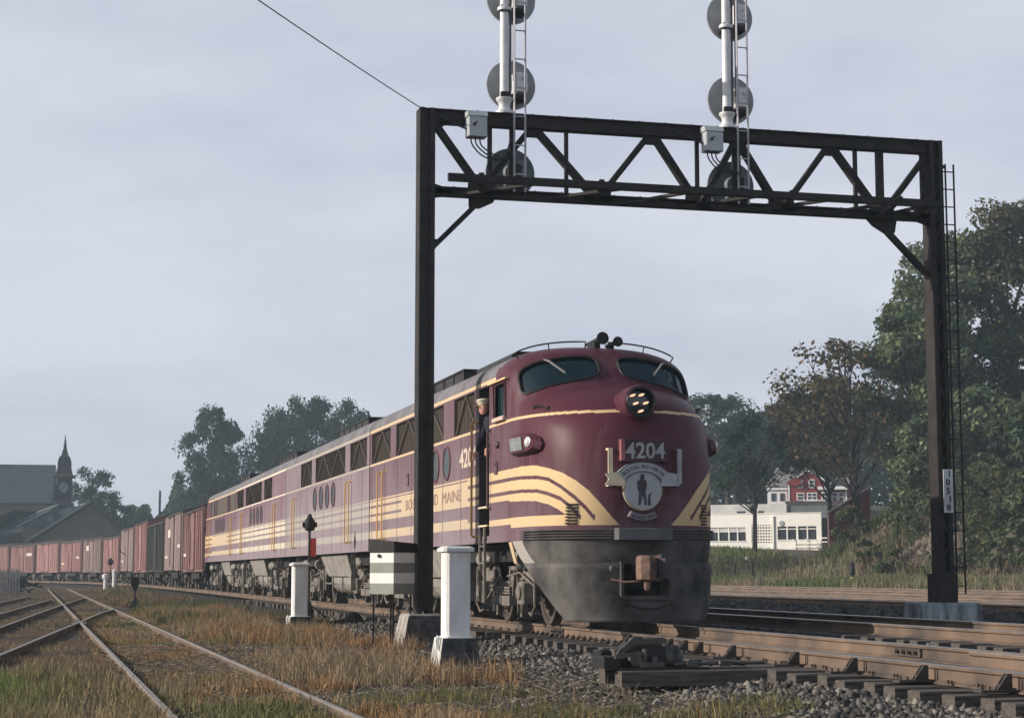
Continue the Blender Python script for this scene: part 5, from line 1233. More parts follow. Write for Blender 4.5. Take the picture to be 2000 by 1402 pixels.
white_post("middle white concrete post beside the switch lamp, before the second diesel", 5.55, 41.8, 1.0, -.16, -.7, group=gp)
# relay case striped white and grey
rcz = thing("relay_case", "small case painted in white and grey stripes beside the bridge's left post", "relay case", (5.70, 30.35, 0), radians(38))
graym = mat("stripe_grey", (.27, .275, .235), .75, var=.12); wh2 = mat("stripe_white", (.80, .78, .74), .7, var=.06)
a = .27
m = MB(); zs_ = [.48, .66, .835, 1.005, 1.18]
for k in range(4): m.bbox(-a, a, -a, a, zs_[k] + .001, zs_[k + 1] - .001, .004, mi=0 if k % 2 == 0 else 1)
m.build("striped_case", [graym, wh2], rcz)
MB().rings([[(-a - .02, -a - .02, 1.18), (a + .02, -a - .02, 1.18), (a + .02, a + .02, 1.18), (-a - .02, a + .02, 1.18)], [(-a - .02, -a - .02, 1.36), (a + .02, -a - .02, 1.33), (a + .02, a + .02, 1.38), (-a - .02, a + .02, 1.41)]]).build("hood", steelm, rcz)
m = MB()
for sx in (-.22, .22):
    for sy in (-.22, .22): m.beam((sx, sy, -.35), (sx, sy, .48), .03, .03)
m.build("leg", steelm, rcz)
m = MB(); m.lathe((-.27, .05, 1.12), (-1, 0, 0), [(0, .03), (.03, .03)], 8); m.build("latch", steelm, rcz)
# target switch stand
def switch_stand(label, u, v, zb, top, red=True, s=1.0, group=None):
    t = thing("switch_stand", label, "switch stand", (u, v, 0), 0, group)
    m = MB(); m.box(-.35 * s, .35 * s, -.12, .12, zb, zb + .08); m.rings([[(-.13, -.1, zb + .08), (.13, -.1, zb + .08), (.13, .1, zb + .08), (-.13, .1, zb + .08)], [(-.05, -.05, zb + .5 * s), (.05, -.05, zb + .5 * s), (.05, .05, zb + .5 * s), (-.05, .05, zb + .5 * s)]]); m.build("base", blackm, t)
    m = MB(); m.bar((0, 0, zb + .4 * s), (0, 0, top - .35), .03 * s, 8); m.build("shaft", blackm, t)
    m = MB(); m.lathe((0, 0, top - .42), (0, 0, 1), [(0, .03), (.03, .11), (.10, .13), (.24, .13), (.30, .09), (.36, .05), (.40, .05), (.42, .01)], 14)
    for d in ((1, 0, 0), (-1, 0, 0), (0, 1, 0), (0, -1, 0)): m.lathe((0, 0, top - .26), d, [(.1, .06), (.17, .065)], 10)
    m.build("switch_lamp", blackm, t, smooth=True)
    m = MB(); m.beam((.03, 0, zb + .45), (.38, -.05, zb + .16), .03, .03); m.bar((.38, -.05, zb + .18), (.38, -.05, zb + .05), .05, 8); m.build("throw_lever", blackm, t)
    if red: m = MB(); m.bbox(.02, .16, -.02, -.008, top - 1.02, top - .58, .003); m.build("red_target", mat("target_red", (.62, .07, .05), .6), t)
    return t
switch_stand("black switch stand with lamp and red target blade behind the middle white post", 6.1, 43.2, -.35, 2.24)
# dwarf gear on the ground
m = MB(); m.lathe((7.0, 42.1, -.32), (0, 0, 1), [(0, .24), (.12, .22), (.22, .12), (.26, .02)], 16); m.bar((6.5, 42.0, -.28), (7.0, 42.1, -.25), .03, 6); tag(m.build("pipe_cover", blackm, smooth=True), "round black cover on the ground between the white post and the bridge footing", "cover")
m = MB(); m.box(5.1, 5.55, 42.6, 42.8, -.5, -.2); m.box(5.12, 5.53, 42.56, 42.6, -.46, -.24); tag(m.build("timber_block", tie_m), "dark low timber block left of the middle white post", "timber")
m = MB(); m.tube([(5.5, 42.4, -.28), (6.3, 42.3, -.30), (7.3, 42.2, -.30)], .035, 6); tag(m.build("operating_pipe", blackm), "black pipe run along the ground before the second diesel", "pipe")
# switch machine
sm_ = thing("switch_machine", "oily black electric switch machine on two long timbers beside the nearest rail", "switch machine", (5.98, 18.35, -.165))
sm_.scale = (.82, .9, .85)
mach = mat("oily_steel", (.022, .021, .02), .5, metal=.3, var=.5, scale=9); mach2 = mat("worn_steel", (.085, .078, .07), .55, metal=.3, var=.4, scale=9)
MB().box(-.22, .95, -.36, .34, 0, .025).build("base_plate", mach, sm_)
m = MB(); m.prism([(-.12, -.18, .03), (.42, -.18, .03), (.42, -.18, .26), (.36, -.18, .32), (-.02, -.18, .32), (-.12, -.18, .24)], (0, .36, 0)); m.build("gear_case", mach, sm_)
m = MB(); m.prism([(.05, -.2, .30), (.42, -.2, .30), (.45, -.2, .36), (.40, -.2, .385), (.09, -.2, .37)], (0, .42, 0)); m.build("case_lid", mach2, sm_)
m = MB(); m.lathe((.42, -.02, .13), (1, 0, 0), [(0, .12), (.02, .15), (.10, .155), (.12, .13), (.16, .13), (.17, .16), (.22, .16), (.25, .12), (.30, .05)], 22); m.build("motor", mach2, sm_, smooth=True)
m = MB(); m.lathe((.0, -.30, .12), (0, 1, 0), [(0, .08), (.1, .09), (.12, .07)], 14); m.bar((.12, -.26, .1), (.12, -.26, .25), .03, 8); m.bar((.25, -.26, .04), (.25, -.26, .16), .045, 8); m.box(.03, .36, -.32, -.2, .03, .09); m.build("gear_shaft", mach2, sm_, smooth=True)
m = MB(); m.beam((-.3, -.32, .16), (.1, -.25, .20), .03, .05); m.beam((-.28, -.2, .12), (-.1, -.1, .28), .03, .03); m.prism([(-.18, -.22, .25), (.0, -.22, .40), (.12, -.22, .40), (.06, -.22, .33), (-.1, -.22, .22)], (0, .03, 0)); m.build("hand_lever", mach2, sm_)
m = MB(); m.bar((.5, -.28, .06), (1.75, -.25, .07), .022, 8); m.bar((.7, .12, .05), (1.9, .10, .05), .022, 8); m.box(.66, .8, -.34, -.2, .03, .10); m.beam((1.1, -.33, .08), (1.5, -.2, .05), .03, .05); m.build("throw_rod", mach2, sm_)
m = MB(); m.bbox(-.45, -.2, -.3, .15, .02, .16, .02); m.bbox(-.32, -.15, .2, .5, .02, .22, .02); m.build("terminal_box", mach, sm_)
m = MB()
for k in range(10): a_ = random.uniform(-.2, .9); b_ = random.uniform(-.33, .3); m.bar((a_, b_, .02), (a_, b_, .05 + random.random() * .04), .016, 6)
m.build("bolt", mach2, sm_)
# small far-side things by the left curve
def small_post(name, label, cat, u, v, zb, zt, r, m_, cap=None):
    t = thing(name, label, cat, (u, v, 0)); MB().lathe((0, 0, zb), (0, 0, 1), [(0, r), (zt - zb, r * .95)], 14).build("shaft", m_, t, smooth=True)
    MB().lathe((0, 0, zt), (0, 0, 1), cap or [(0, r * 1.25), (.08, r * 1.25), (.16, r * .6)], 14).build("cap", m_, t, smooth=True); return t
small_post("marker_post", "small far white post standing before the pink red boxcar", "marker post", 5.4, 148, -.45, .95, .19, whpost)
small_post("marker_post", "short stubby white post left of the small far post", "marker post", 4.55, 143, -.45, .45, .17, whpost, [(0, .28), (.28, .26), (.36, .1)])
m = MB(); m.bar((0, 0, -.5), (0, 0, 1.7), .04, 6); t = thing("dwarf_signal", "small black dwarf signal on a thin post before the pink boxcar", "signal", (5.1, 150, 0)); m.build("shaft", blackm, t); MB().lathe((0, 0, 1.45), (0, 0, 1), [(0, .05), (.15, .24), (.4, .24), (.6, .05)], 12).build("lamp", blackm, t, smooth=True)
t = thing("semaphore", "small lowered semaphore arm on a thin pole before the boxcars", "semaphore", (6.35, 146, 0)); MB().bar((0, 0, -.4), (0, 0, 2.1), .05, 6).build("pole", blackm, t); MB().beam((.05, 0, 2.0), (-.72, 0, 2.62), .05, .24, up=(0, 1, 0)).build("arm", blackm, t)
t = thing("low_switch_stand", "low black switch stand between the siding and the train, in mid distance", "switch stand", (3.36, 71, 0))
m = MB(); m.rings([[(-.28, -.2, -.52), (.28, -.2, -.52), (.28, .2, -.52), (-.28, .2, -.52)], [(-.06, -.05, -.2), (.06, -.05, -.2), (.06, .05, -.2), (-.06, .05, -.2)]]); m.beam((-.4, 0, -.42), (.1, 0, -.12), .03, .04); m.beam((.42, 0, -.45), (0, 0, -.12), .03, .04); m.build("base", blackm, t)
MB().bar((0, 0, -.2), (0, 0, .3), .035, 8).build("shaft", blackm, t); m = MB(); m.rings([[(-.04, -.02, .15), (.04, -.02, .15), (.04, .02, .15), (-.04, .02, .15)], [(-.17, -.02, .45), (.17, -.02, .45), (.17, .02, .45), (-.17, .02, .45)], [(-.15, -.02, .68), (.15, -.02, .68), (.15, .02, .68), (-.15, .02, .68)]]); m.build("target", blackm, t)
t = thing("line_mast", "dark thin mast rising behind the dark boxcar", "mast", (12.65, 213, 0)); MB().lathe((0, 0, -.5), (0, 0, 1), [(0, .17), (10.8, .12)], 8).build("shaft", blackm, t)
# picket fence at the left edge
t = thing("picket_fence", "weathered white picket fence at the left edge before the boxcars", "fence", (-5.0, 120.5, -.45))
m = MB(); m.box(0, 3.5, 0, .05, .35, .45); m.box(0, 3.5, 0, .05, 1.05, 1.15); m.build("rail", concm, t)
PK = None
for k in range(19):
    if PK is None: PK = MB().rings([[(0, -.03, 0), (.13, -.03, 0), (.13, 0, 0), (0, 0, 0)], [(0, -.03, 1.45), (.13, -.03, 1.45), (.13, 0, 1.45), (0, 0, 1.45)], [(.06, -.03, 1.56), (.07, -.03, 1.56), (.07, 0, 1.56), (.06, 0, 1.56)]]).build("picket", concm, t); c = PK
    else: c = PK.copy(); COL.objects.link(c); c.parent = t
    c.location = (.02 + k * .185, 0, random.uniform(-.03, .03))
m = MB()
for k in range(40): x = random.uniform(-.9, .7); y = random.uniform(-.5, .5); m.beam((x, y, random.uniform(0, .9)), (x + random.uniform(-.8, .8), y, random.uniform(0, 1.0)), .12, .1)
tag(m.build("scrap_pile", blackm), "heap of dark scrap timber beside the picket fence", "scrap pile", kind='stuff').location = (-1.5, 121, -.45)
# a few things beyond the yard
for k, (u, v, z0, z1, lab) in enumerate([(46.6, 119, .3, 1.55, "left dark stub post before the stone wall"), (47.9, 119, .3, 1.5, "second dark stub post before the stone wall"), (50.4, 114, .3, 1.7, "third dark stub post, nearer the brush")]):
    t = thing("stub_post", lab, "post", (u, v, 0), group="stub posts in the field"); MB().lathe((0, 0, z0 - .4), (0, 0, 1), [(0, .10), (z1 - z0 + .3, .09), (z1 - z0 + .42, .03)], 8).build("shaft", blackm, t)
t = thing("dwarf_marker", "small black marker with yellow base at the field's edge below the brush", "marker", (46.6, 100, 0)); z_ = gz1(46.6, 100); MB().lathe((0, 0, z_ - .1), (0, 0, 1), [(0, .22), (.4, .2), (.5, .08)], 10).build("base", mat("marker_yellow", (.6, .42, .12), .7), t); MB().lathe((0, 0, z_ + .4), (0, 0, 1), [(0, .08), (.2, .17), (.8, .15), (.95, .05)], 10).build("lamp", blackm, t)
MB_ = MB().lathe((47.3, 118.5, 1.85), (.25, -1, 0), [(0, .13), (.03, .12)], 14); tag(MB_.build("white_disc", whitem), "tiny round white marker on the stone wall", "marker disc")

# ================================================================== BUILDINGS ON THE RIGHT
wallw = mat("stucco_cream", (.90, .88, .82), .8, var=.05, scale=2); wing = mat("window_dark", (.03, .035, .045), .15, var=.3, spec=.6); stucg = mat("stucco_grey", (.55, .54, .52), .85, var=.15, scale=1)
greyroof = mat("slate_grey", (.20, .185, .19), .85, var=.25, scale=3); darkwall = mat("dark_wall", (.08, .06, .065), .9)
ang = radians(-39.4)
R1 = thing("diner_building", "low cream white flat roofed building with wide windows and a lattice, beyond the yard", "building", (59.57, 137.51, 0), ang)
def wallholes(name, x0, x1, z0, z1, holes, m_, parent, y0=0.0, th=.25):
    xs = sorted({x0, x1, *[q for h in holes for q in h[:2]]}); zs = sorted({z0, z1, *[q for h in holes for q in h[2:]]}); m = MB()
    for i in range(len(xs) - 1):
        for j in range(len(zs) - 1):
            cx, cz = (xs[i] + xs[i + 1]) / 2, (zs[j] + zs[j + 1]) / 2
            if any(h[0] < cx < h[1] and h[2] < cz < h[3] for h in holes): continue
            m.box(xs[i], xs[i + 1], y0, y0 + th, zs[j], zs[j + 1])
    # merge-coincident faces are hidden inside; remove doubles
    o = m.build(name, m_, parent); me = o.data
    import bmesh
    bm = bmesh.new(); bm.from_mesh(me); bmesh.ops.remove_doubles(bm, verts=bm.verts, dist=1e-4)
    dup = {}; 
    for f in bm.faces: dup.setdefault(tuple(sorted(v.index for v in f.verts)), []).append(f)
    bmesh.ops.delete(bm, geom=[f for fs in dup.values() if len(fs) > 1 for f in fs], context='FACES_ONLY'); bm.to_mesh(me); bm.free(); return o
W_ = [(-7.9, -4.62, 3.48, 4.60), (-4.16, -2.30, 3.30, 4.77), (-1.91, -.34, 3.55, 4.63), (-.18, 1.35, 3.55, 4.63)]
wallholes("wall", -12.0, 1.77, 2.55, 5.68, W_, wallw, R1)
m = MB(); m.box(1.52, 1.77, .25, 7, 2.3, 5.68); m.build("wall", wallw, R1); MB().box(-12, -11.75, .25, 7, 2.3, 5.68).build("wall", wallw, R1)
m = MB(); m.box(-11.9, 1.7, .2, 7, 5.45, 5.6); m.build("roof", greyroof, R1)
m = MB(); m.box(-12.05, 1.82, -.05, .3, 5.682, 5.75); m.build("coping", wallw, R1)
for (a, b, c, d), mull, tr in ((W_[0], (-7.0, -6.1, -5.35), 4.25), (W_[2], (-1.12,), 4.42), (W_[3], (.58,), 4.42)):
    m = MB(); m.box(a, b, .16, .18, c, d); w = m.build("window", wing, R1)
    m = MB()
    for q in mull: m.box(q - .05, q + .05, .06, .15, c, d)
    m.box(a, b, .07, .145, tr - .035, tr + .035); m.box(a, b, .0 - .06, .1, c - .08, c); m.build("window_frame", wallw, w)
    if a < -4: MB().box(a, b, .10, .14, 4.29, d).build("blind", stucg, w)
    else: MB().box(a + .05, b - .05, .185, .2, c, c + .3).build("curtain", mat("curtain", (.12, .16, .18), .9), w)
lt = MB(); x = -4.16
while x < -2.25: lt.box(x - .045, x + .045, .05, .12, 3.30, 4.77); x += .233
z = 3.45
while z < 4.75: lt.box(-4.16, -2.3, .0, .045, z - .055, z + .055); z += .24
lt.build("lattice", wallw, R1); MB().box(-4.16, -2.3, .9, .95, 3.3, 4.77).build("porch_back", darkwall, R1)
MB().box(-2.36, -2.2, -.12, .0, 2.5, 5.5).build("pilaster", wallw, R1)
m = MB()
for z in (2.95, 3.25): m.box(-.6, 1.5, -.25, -.2, z, z + .07)
for z in (3.30, 3.62): m.box(1.8, 3.1, -.1, -.05, z, z + .09)
for x in (-.6, .5, 1.5, 2.9): m.box(x - .03, x + .03, -.19, -.14, 2.4, 3.6)
m.build("porch_rail", wallw, R1)
MB().box(1.8, 2.9, .3, 4, 2.3, 5.3).build("side_annex", darkwall, R1)
m = MB(); m.lathe((-1.55, -.01, 4.88), (0, -1, 0), [(0, .22), (.04, .22), (.05, .18)], 20); o = m.build("wall_disc", mat("wall_disc_grey", (.33, .36, .37), .7), R1); o.scale = (1.0, 1, 1)  # plain grey disc on the wall above a window
wallholes("rear_wall", -12, -2.6, 5.3, 6.68, [(-7.0, -6.2, 5.75, 6.1), (-5.1, -4.55, 5.75, 6.1)], stucg, R1, y0=5.0); MB().box(-7.2, -4.3, 5.1, 5.15, 5.7, 6.15).build("rear_window", wing, R1)
MB().box(-2.5, 1.3, 5.2, 9, 5.0, 6.5).build("rear_shed", mat("shed_green_grey", (.12, .14, .135), .9), R1)
# stone wall along the terrace
sw = thing("stone_wall", "dark rough stone retaining wall under the cream building", "stone wall", (59.57, 137.51, 0), ang)
stm = mat("wall_stone", (.085, .07, .072), .95, var=.5, scale=1.5, bump=.6); MB().box(-14, 4.5, -.5, -.1, .2, 2.3).build("wall_core", darkwall, sw)
STN = []
for k in range(5):
    rk = random.Random(90 + k); m = MB(); m.rings([[(x + rk.uniform(-.05, .05), y, z + rk.uniform(-.04, .04)) for x, z in ((-.42, -.17), (.42, -.17), (.45, .15), (-.4, .17))] for y in (.1,)] + [[(x * .88 + rk.uniform(-.04, .04), -.12, z * .85 + rk.uniform(-.03, .03)) for x, z in ((-.42, -.17), (.42, -.17), (.45, .15), (-.4, .17))]]); o = m.build("stone", stm); STN.append(o.data); bpy.data.objects.remove(o)
for r_ in range(5):
    for k in range(19):
        o = bpy.data.objects.new("stone", random.choice(STN)); COL.objects.link(o); o.parent = sw; o.location = (-13.5 + k * .95 + (r_ % 2) * .45, -.52 - .03 * r_, .55 + r_ * .38 + .02 * k); o.rotation_euler = (0, random.uniform(-.12, .12), 0); o.scale = (random.uniform(.9, 1.15), 1, random.uniform(.9, 1.1))
# red house
redm = mat("red_clapboard", (.20, .028, .035), .85, var=.18, scale=2, stretch=(.3, .3, 8)); whtrim = mat("white_trim", (.80, .79, .77), .7, var=.05)
R2 = thing("red_house", "dark red clapboard house with white trimmed gables behind the cream building", "house", (75.07, 171.73, 0), radians(-29.4))
m = MB(); m.prism([(-1.7, 0, 7.2), (2.3, 0, 7.2), (2.3, 0, 9.9), (.25, 0, 11.22), (-1.7, 0, 9.9)], (0, 6, 0)); m.build("gable_wall", redm, R2)
m = MB(); m.box(2.3, 4.1, .6, 6, 7.2, 9.5); m.build("wing_wall", redm, R2)
m = MB(); m.prism([(.25, -.3, 11.42), (.25, -.3, 11.24), (2.55, -.3, 9.78), (2.6, -.3, 9.95)], (0, .25, 0)); m.prism([(.25, -.3, 11.42), (.25, -.3, 11.24), (-1.85, -.3, 9.8), (-1.9, -.3, 9.95)], (0, .25, 0)); m.box(1.25, 4.25, -.2, .55, 9.28, 9.60); m.box(3.95, 4.12, .5, .58, 7.6, 9.28); m.box(-1.78, -1.62, -.06, .0, 8.0, 9.9); m.box(-.2, 2.1, -.5, -.06, 8.12, 8.22); m.build("trim", whtrim, R2)
m = MB(); m.prism([(.25, -.35, 11.46), (2.7, -.35, 9.9), (2.75, -.35, 9.98), (.25, -.35, 11.56)], (0, 6.6, 0)); m.prism([(.25, -.35, 11.46), (-1.95, -.35, 9.95), (-2.0, -.35, 10.05), (.25, -.35, 11.56)], (0, 6.6, 0)); m.prism([(2.2, .3, 9.62), (4.4, .3, 9.62), (4.4, 6, 9.62), (2.2, 6, 9.62)], (0, 0, .08)); m.prism([(4.35, .3, 9.7), (4.35, 6, 9.7), (4.35, 3, 10.6)], (-3, 0, 0)); m.build("roof", greyroof, R2)
m = MB(); m.prism([(-1.0, -.42, 9.6), (-1.9, -.42, 9.9), (-.98, -.42, 10.6), (-.1, -.42, 9.95)], (0, .35, 0)); m.build("small_gable", redm, R2)
for a, b, c, d, yy in ((-.75, -.32, 9.55, 10.2, -.08), (.42, .85, 9.55, 10.25, -.05), (-.82, -.22, 8.3, 8.9, -.05), (.2, .58, 8.3, 8.9, -.05), (.7, 1.08, 8.3, 8.9, -.05), (1.7, 2.12, 8.2, 8.95, -.05), (2.65, 3.1, 8.15, 8.95, .55), (3.35, 3.75, 8.15, 8.95, .55)):
    f = MB().box(a - .09, b + .09, yy - .03, yy + .03, c - .09, d + .09).build("window", whtrim, R2); MB().box(a, b, yy - .05, yy - .035, c, d).build("pane", wing, f); MB().box(a, b, yy - .07, yy - .055, (c + d) / 2 - .03, (c + d) / 2 + .03).build("sash_bar", whtrim, f)
R3 = thing("white_house", "pale house with grey hipped roof left of the red house, half behind the tree", "house", (75.07, 171.73, 0), radians(-29.4))
MB().box(-4.0, -1.95, .8, 6, 7.2, 9.35).build("wall", whtrim, R3); m = MB(); m.box(-4.15, -1.9, .6, 6.2, 9.35, 9.62); m.build("cornice", whtrim, R3)
m = MB(); m.rings([[(-4.2, .5, 9.64), (-1.2, .5, 9.64), (-1.2, 6.2, 9.64), (-4.2, 6.2, 9.64)], [(-3.2, 2.6, 11.75), (-1.3, 2.6, 11.75), (-1.3, 4.4, 11.75), (-3.2, 4.4, 11.75)]]); m.build("roof", greyroof, R3)
for a in (-3.6, -2.7): f = MB().box(a, a + .45, .74, .79, 8.2, 9.0).build("window", wing, R3)
m = MB(); m.box(-1.7, 3.9, -3.5, -1.2, 6.4, 8.0); tag(m.build("lean_to", darkwall), "dark low roof in front of the red house", "shed roof"); bpy.data.objects["lean_to"].location = (75.07, 171.73, 0); bpy.data.objects["lean_to"].rotation_euler = (0, 0, radians(-29.4))
# red board shed on the bank
R4 = thing("red_shed", "dull red board shed wall with a slanting top beside the brush", "shed", (53.3, 118, 0))
PKM = MB().box(0, .19, -.03, 0, 0, 1).build("board", redm, R4); first = True
for k in range(16):
    c = PKM if first else PKM.copy()
    if not first: COL.objects.link(c)
    c.parent = R4; first = False; c.location = (k * .2, random.uniform(-.01, .01), 1.2); c.scale = (1, 1, (4.97 + 1.69 * (k * .2 / 3.0)) - 1.2)
m = MB(); m.prism([(0, .01, 1.2), (3.2, .01, 1.2), (3.2, .01, 6.75), (0, .01, 4.95)], (0, .25, 0)); m.build("frame_wall", darkwall, R4); m = MB(); m.prism([(-.15, -.1, 4.96), (3.35, -.1, 6.9), (3.35, -.1, 6.96), (-.15, -.1, 5.02)], (0, .45, 0)); m.build("roof", darkwall, R4)

# ================================================================== STATION AND MILL ON THE LEFT
slate = mat("station_slate", (.055, .065, .075), .8, var=.25, scale=1.2); stw = mat("station_wall", (.15, .13, .11), .9, var=.15, scale=1); cop = mat("roof_edge_copper", (.22, .24, .23), .7, var=.1); twm = mat("tower_dark", (.045, .045, .05), .85, var=.2)
S = thing("station_building", "station with steep slate roofs, front gable and dormer, beneath the clock tower", "station building", (0, 232, 0), radians(-4))
m = MB(); m.box(-16, 9.4, 2, 20, 0, 5.0); m.build("wall", stw, S)
m = MB(); m.rings([[(-9.5, .5, 4.7), (13.5, .5, 4.7), (13.5, 21, 4.7), (-9.5, 21, 4.7)], [(.7, 9, 9.4), (3.6, 9, 9.4), (3.6, 12, 9.4), (.7, 12, 9.4)]]); m.build("roof", slate, S)
m = MB(); m.beam((-9.4, .45, 4.85), (.7, 8.9, 9.5), .5, .25); m.build("hip_ridge", cop, S)
m = MB(); m.prism([(-1.3, -1.0, 0), (9.2, -1.0, 0), (9.2, -1.0, 6.2), (5.4, -1.0, 9.3), (-1.3, -1.0, 4.9)], (0, 4, 0)); m.build("gable_wall", stw, S)
m = MB(); m.prism([(5.4, -1.6, 9.75), (5.4, -1.6, 9.45), (-2.0, -1.6, 4.5), (-2.4, -1.6, 4.75)], (0, 13, 0)); m.prism([(5.4, -1.6, 9.75), (5.4, -1.6, 9.45), (9.6, -1.6, 6.0), (12.5, -1.6, 4.9), (12.6, -1.6, 5.2), (9.8, -1.6, 6.3)], (0, 13, 0)); m.build("gable_roof", slate, S)
m = MB(); m.beam((5.4, -1.7, 9.7), (-2.3, -1.7, 4.65), .3, .75, up=(0, 1, 0)); m.build("verge_board", cop, S)
m = MB(); m.prism([(-3.6, 1.0, 6.6), (.3, 2.4, 8.6), (.6, 5, 8.8), (3.0, 5, 7.0), (1.0, .8, 6.6)], (0, 0, .1)); m.build("dormer_roof", slate, S); m = MB(); m.box(-2.9, -.2, 1.2, 4, 4.8, 6.6); m.build("dormer_wall", stw, S); m = MB(); m.beam((-3.7, .9, 6.6), (.2, 2.3, 8.65), .3, .2); m.build("dormer_edge", cop, S)
m = MB(); m.prism([(-9.5, -.5, 5.9), (-3.9, .8, 8.5), (-1.5, 4, 8.4), (-7, 2, 5.6)], (0, 0, .15)); m.build("side_dormer_roof", slate, S)
T = thing("clock_tower", "small dark clock tower with a bell shaped cap and thin spire", "clock tower", (2.1, 242, 0), radians(-4)); T.scale = (.84, .84, .985)
m = MB(); m.box(-1.35, 1.35, -1.35, 1.35, 8.0, 9.6); m.rings([[(-1.6, -1.6, 9.6), (1.6, -1.6, 9.6), (1.6, 1.6, 9.6), (-1.6, 1.6, 9.6)], [(-1.15, -1.15, 10.3), (1.15, -1.15, 10.3), (1.15, 1.15, 10.3), (-1.15, 1.15, 10.3)]]); m.box(-1.0, 1.0, -1.0, 1.0, 10.3, 13.3); m.build("shaft", twm, T)
m = MB(); m.rings([[(r * a, r * b, z) for a, b in ((-1, -1), (1, -1), (1, 1), (-1, 1))] for z, r in ((13.3, 1.75), (13.45, 1.7), (13.8, 1.2), (14.6, 1.0), (15.4, .98), (16.0, .8), (16.3, .5), (17.2, .25), (19.0, .02))]); m.build("spire", twm, T)
m = MB(); m.lathe((0, -1.02, 12.0), (0, -1, 0), [(0, .68), (.06, .68), (.07, .6)], 24); ck = m.build("clock_face", mat("clock_pale", (.20, .24, .24), .7), T); m = MB(); m.beam((0, -1.11, 12.0), (.12, -1.11, 12.45), .05, .03, up=(0, 1, 0)); m.beam((0, -1.11, 12.0), (-.3, -1.11, 11.85), .06, .03, up=(0, 1, 0)); m.build("clock_hand", twm, ck)
m = MB()
for sx in (-1, 1): m.box(sx * 1.15 - .12, sx * 1.15 + .12, -1.2, -.95, 10.3, 13.3)
m.build("corner_pier", twm, T, kind="stuff")
M2 = thing("mill_building", "long slate roofed mill building behind the station at the left edge", "mill building", (-24, 262, 0), radians(-4))
m = MB(); m.box(-30, 24.2, 0, 14, 0, 10.6); m.build("wall", mat("mill_wall", (.15, .115, .115), .9, var=.15), M2); m = MB(); m.prism([(-30.5, -.5, 10.5), (-30.5, 6.5, 16.2), (-30.5, 14.5, 10.5)], (55.2, 0, 0)); m.build("roof", slate, M2)
m = MB()
for x in (-1, 9, 15): m.box(x, x + .9, 6, 7, 15.8, 17.0)
m.build("chimney", twm, M2)

# ================================================================== TREES
leafm = attr_mat("leaf", .75, translucent=.35, spec=.25); barkm = mat("bark", (.05, .04, .035), .95, var=.4, scale=4, bump=.5); barkd = mat("dark_bark", (.022, .018, .02), .95)
def tree_meshes(seed, H, R, cb, n, leaf, cols, clumps=34, lean=(0, 0), sparse=0.0, top=1.0, squash=1.0, drop=0.0):
    """H total height, R crown radius, cb crown base height. returns (trunk MB, leaf arrays)"""
    rk = np.random.default_rng(seed); rp_ = random.Random(seed); C0 = []
    for k in range(clumps):
        a = rk.uniform(0, 2 * pi); q = rk.random() ** .5; h = cb + (H - cb) * (rk.random() ** .85); f = (h - cb) / (H - cb)
        env = R * np.sqrt(max(0.05, 1 - (abs(f - .42) / (.60 if f > .42 else .5)) ** 2)) if True else R
        rr_ = env * (.35 + .65 * q) * rk.uniform(.8, 1.12)
        C0.append((cos(a) * rr_ + lean[0] * f, sin(a) * rr_ * squash + lean[1] * f, h - .25 * rr_ * drop))
    C0 = np.array(C0); m = MB(); tr = max(.12, H * .018)
    spine = [Vector((lean[0] * .3 * (i / 6) ** 2 + rp_.uniform(-.1, .1) * i * .3, lean[1] * .3 * (i / 6) ** 2, (cb + (H - cb) * .55) * i / 6)) for i in range(7)]
    m.tube([(0, 0, -.6)] + [tuple(p) for p in spine[0:]], [tr * 1.35] + [tr * (1.15 - .14 * i) for i in range(7)], 8)
    for c in C0[:: (1 if sparse > .2 else 2)]:
        s = min(max((c[2] - H * .12) / (cb + (H - cb) * .55) * 6 * .72, 1.5), 5.9); i = int(s); b = spine[i].lerp(spine[min(i + 1, 6)], s - i); c_ = Vector(c)
        mid = b.lerp(c_, .5) + Vector((rp_.uniform(-.3, .3), rp_.uniform(-.3, .3), -.10 * (c_ - b).length + rp_.uniform(0, .4)))
        m.tube([b, mid, c_], [tr * .38, tr * .24, tr * .07], 5)
        if sparse > .2:
            for q in range(3): e = c_ + Vector((rp_.uniform(-1, 1), rp_.uniform(-1, 1), rp_.uniform(-.3, 1.1))) * R * .22; m.tube([mid.lerp(c_, .6), e], [tr * .12, tr * .03], 4)
    sz = R * rk.uniform(.16, .36, clumps)
    ci = rk.integers(0, clumps, n); d = rk.normal(size=(n, 3)); d /= np.linalg.norm(d, axis=1)[:, None]; rad = sz[ci] * rk.random(n) ** .40
    P = C0[ci] + d * rad[:, None] * np.array([1, 1, .72]); P[:, 2] -= drop * rk.random(n) * R * .25
    nx = rk.normal(size=(n, 3)) + np.array([0, 0, .8]) + d * .8; nx /= np.linalg.norm(nx, axis=1)[:, None]; t1 = np.cross(nx, rk.normal(size=(n, 3))); t1 /= np.linalg.norm(t1, axis=1)[:, None]; t2 = np.cross(nx, t1)
    l = leaf * rk.uniform(.55, 1.35, n)[:, None]; V = np.stack([P - t1 * l * .5, P + t2 * l * .32, P + t1 * l * .55, P - t2 * l * .30], 1).reshape(-1, 3)
    F = np.arange(4 * n).reshape(n, 4); cc = np.array(cols); pick = rk.random((clumps, 1)); base = cc[0] * (1 - pick) + cc[1] * pick; c = base[ci] * rk.uniform(.55, 1.5, (n, 1))
    if len(cols) > 2: kx = rk.random(n) < .10; c[kx] = cc[2] * rk.uniform(.7, 1.3, (kx.sum(), 1))
    return m, V, F, np.repeat(c, 4, 0)
